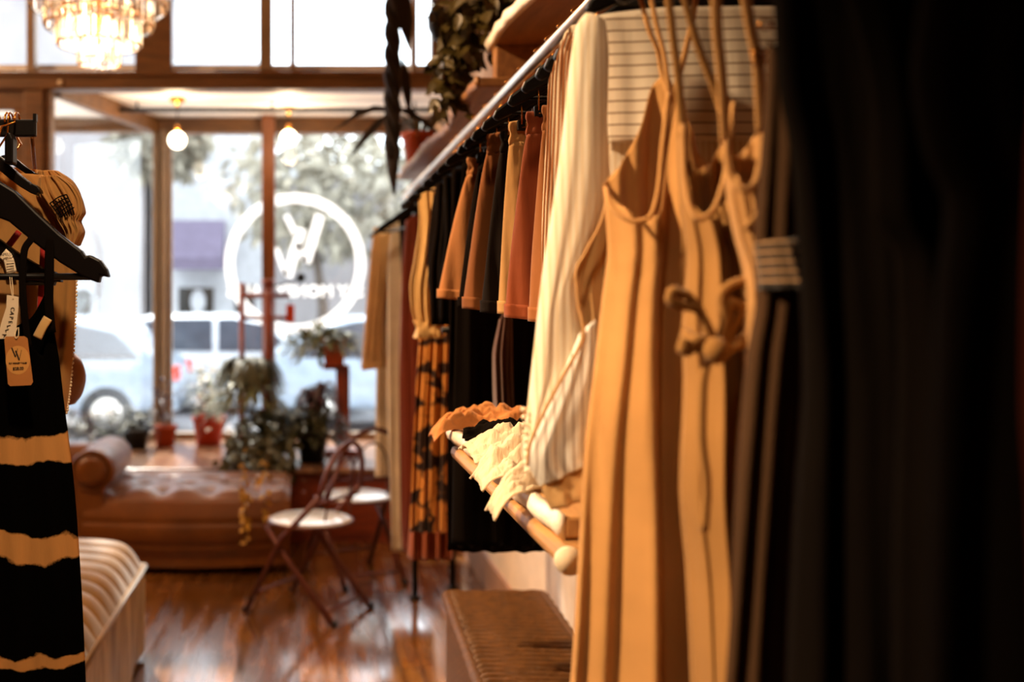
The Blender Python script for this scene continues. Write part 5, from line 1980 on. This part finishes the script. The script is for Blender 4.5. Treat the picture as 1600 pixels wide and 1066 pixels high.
cc = Vector((xat(388, Y), Y, 1.06))
arching(e, cc, 170, .27, .10, .038, M['leafdark'], 21, spread=.95)
bush(e, cc - Vector((0, 0, .02)), .25, .10, M['leafpale'], 420, 22, .10, .035, bend=.7, part='hanging_fronds', droop=.42)

# red post with planter
Y = 7.0
pp = empty('planter_post', (xat(535, Y), Y, PZ), 'square red wooden post standing on the platform under a terracotta planter', 'plant stand')
MB().span((xat(525, Y), Y - .04, PZ), (xat(546, Y), Y + .04, 1.055)).build('post', M['redwoodz'], pp, smooth=False, bevel=.006)
MB().span((xat(508, Y), Y - .10, PZ), (xat(562, Y), Y + .10, PZ + .04)).build('base', M['redwood'], pp, smooth=False, bevel=.006)
MB().span((xat(505, Y), Y - .09, 1.055), (xat(545, Y), Y + .09, 1.085)).build('top_board', M['redwood'], pp, smooth=False, bevel=.004)
e = empty('planter_box', (xat(522, Y), Y, 1.085), 'square terracotta planter with wispy trailing leaves on the red post', 'potted plant', 'plants in the window bay')
c = Vector((xat(522, Y), Y, 1.085))
mb = MB()
rings = [[c + Vector((sx * w, sy * w, z)) for sx, sy in ((-1, -1), (1, -1), (1, 1), (-1, 1))] for w, z in ((.062, 0), (.078, .15), (.086, .15), (.086, .18), (.072, .18), (.068, .15))]
mb.loft(rings)
mb.build('pot', M['terra'], e, smooth=False)
bush(e, c + Vector((-.08, 0, .13)), .27, .14, M['leafpale'], 420, 31, .085, .03, droop=.12)
arching(e, c + Vector((0, 0, .16)), 26, .28, .07, .014, M['leafdark'], 32, part='trailing_leaves')

# planter outside the splayed pane
e = empty('street_planter', (-1.75, 7.7, -.02), 'low dark planter box with small shrubs outside the splayed pane', 'potted plant')
MB().span((-2.1, 7.55, -.02), (-1.34, 7.85, .44)).build('box', M['blackpot'], e, smooth=False, bevel=.01)
MB().span((-2.08, 7.57, .40), (-1.36, 7.83, .43)).build('soil', M['soil'], e, smooth=False)
for k in range(4):
    bush(e, Vector((-2.0 + .2 * k, 7.7, .44)), .14, .24 + .05 * (k % 2), M['leafdark'], 80, 50 + k, .06, .03, part='shrub')

# ------------------------------------------------------------------ plants over the shelves
Y = 5.25
c = Vector((xat(654, Y), Y, 2.225))
e = empty('potted_plant', c, 'spiky leaved plant in a terracotta pot on the dark upper shelf', 'potted plant')
pot(e, c, .085, .15, M['terra'])
arching(e, c + Vector((0, 0, .13)), 22, .30, .16, .022, M['leafdark'], 61, spread=.9)
e2 = MB()
# shop-side hanging rope with dry leaves
Y = 4.9
x = xat(613, Y)
hr = empty('rope_hanger', (x, Y, CEIL), 'thick dark braided rope hanging from the ceiling with long dry leaves', 'plant hanger')
for k in range(3):
    mb = MB()
    pts = []
    for i in range(60):
        t = i / 59
        a = t * 40 + k * 2 * PI / 3
        pts.append((x + .024 * math.cos(a), Y + .024 * math.sin(a), CEIL - t * (CEIL - 2.20)))
    mb.tube(pts, .020, 6)
    mb.build('strand', M['rope'], hr)
mb = MB()
mb.tube([(x, Y, 2.22), (x + .003, Y, 2.12), (x + .01, Y, 2.02)], [.036, .024, .006], 8)
mb.build('tassel', M['rope'], hr)
mb = MB()
mb.leaf((x + .03, Y - .01, 3.05), (.15, 0, -1), .34, .09, .0, (0, -1, 0))
mb.leaf((x + .05, Y, 2.68), (.12, 0, -1), .30, .05, .0, (0, -1, 0))
mb.leaf((x, Y, 2.42), (-.7, 0, -.5), .26, .04, .3, (0, -1, 0))
mb.leaf((x, Y, 2.44), (-.9, .1, .1), .30, .035, .5, (0, -1, 0))
mb.leaf((x, Y, 2.44), (.8, .1, -.1), .28, .035, .5, (0, -1, 0))
mb.build('dry_leaves', M['rope'], hr)

# ivy on the near shelf
c = Vector((.78, 3.32, 2.385))
e = empty('ivy_plant', c, 'dark trailing ivy tumbling off the end of the near upper shelf', 'potted plant')
pot(e, c, .085, .14, M['terra'])
lf, st = MB(), MB()
rnd = random.Random(77)
cc = c + Vector((0, 0, .13))
for k in range(13):
    j = rnd.uniform(-.04, .04)
    e0 = P(760 - 4 * k + rnd.uniform(-20, 20), 10 + rnd.uniform(-30, 30), 3.45)
    e1 = P(735 - 2.5 * k + rnd.uniform(-18, 22), 75 + rnd.uniform(-15, 15), 3.52)
    e2_ = P(715 - 2 * k + rnd.uniform(-16, 24), 125 + rnd.uniform(-20, 20), 3.55)
    pts = [cc, e0, e1, e2_]
    if k % 3 == 0:
        pts.append(P(700 + rnd.uniform(-14, 22), 170, 3.55))
    vine(lf, st, pts, 30, .062, .042, rnd, .022)
bushpts = [(P(790 + rnd.uniform(-45, 40), -5 + rnd.uniform(-40, 40), 3.42)) for k in range(70)]
for p in bushpts:
    lf.leaf(p, (rnd.uniform(-1, 1), -.4, rnd.uniform(-1, .4)), .07, .05, .25, (0, -1, .4))
lf.build('leaves', M['leafivy'], e)
st.build('stems', M['stemm'], e)

# dark hanging vase with a glass ring, above the far shelf
Y = 4.4
c = P(690, 62, Y)
e = empty('hanging_vase', c, 'round dark vase with a glass rim hanging beside the ivy', 'vase')
mb = MB()
mb.lathe([(0, 0), (.035, .0), (.06, .05), (.062, .10), (.045, .14), (.036, .15), (.03, .145), (0, .12)], c, 24)
mb.build('body', M['black'], e)
mb = MB()
mb.tube([c + Vector((.085 * math.cos(2 * PI * k / 32), .085 * math.sin(2 * PI * k / 32), .12 + .01 * math.sin(2 * PI * k / 16))) for k in range(32)], .005, 8, closed=True)
mb.build('glass_ring', M['jar'], e)
mb = MB()
for a in (0, 2.1, 4.2):
    mb.tube([c + Vector((.06 * math.cos(a), .06 * math.sin(a), .12)), c + Vector((0, 0, .6))], .002, 5)
mb.tube([c + Vector((0, 0, .6)), (c.x, c.y, CEIL)], .002, 5)
mb.build('cords', M['black'], e)
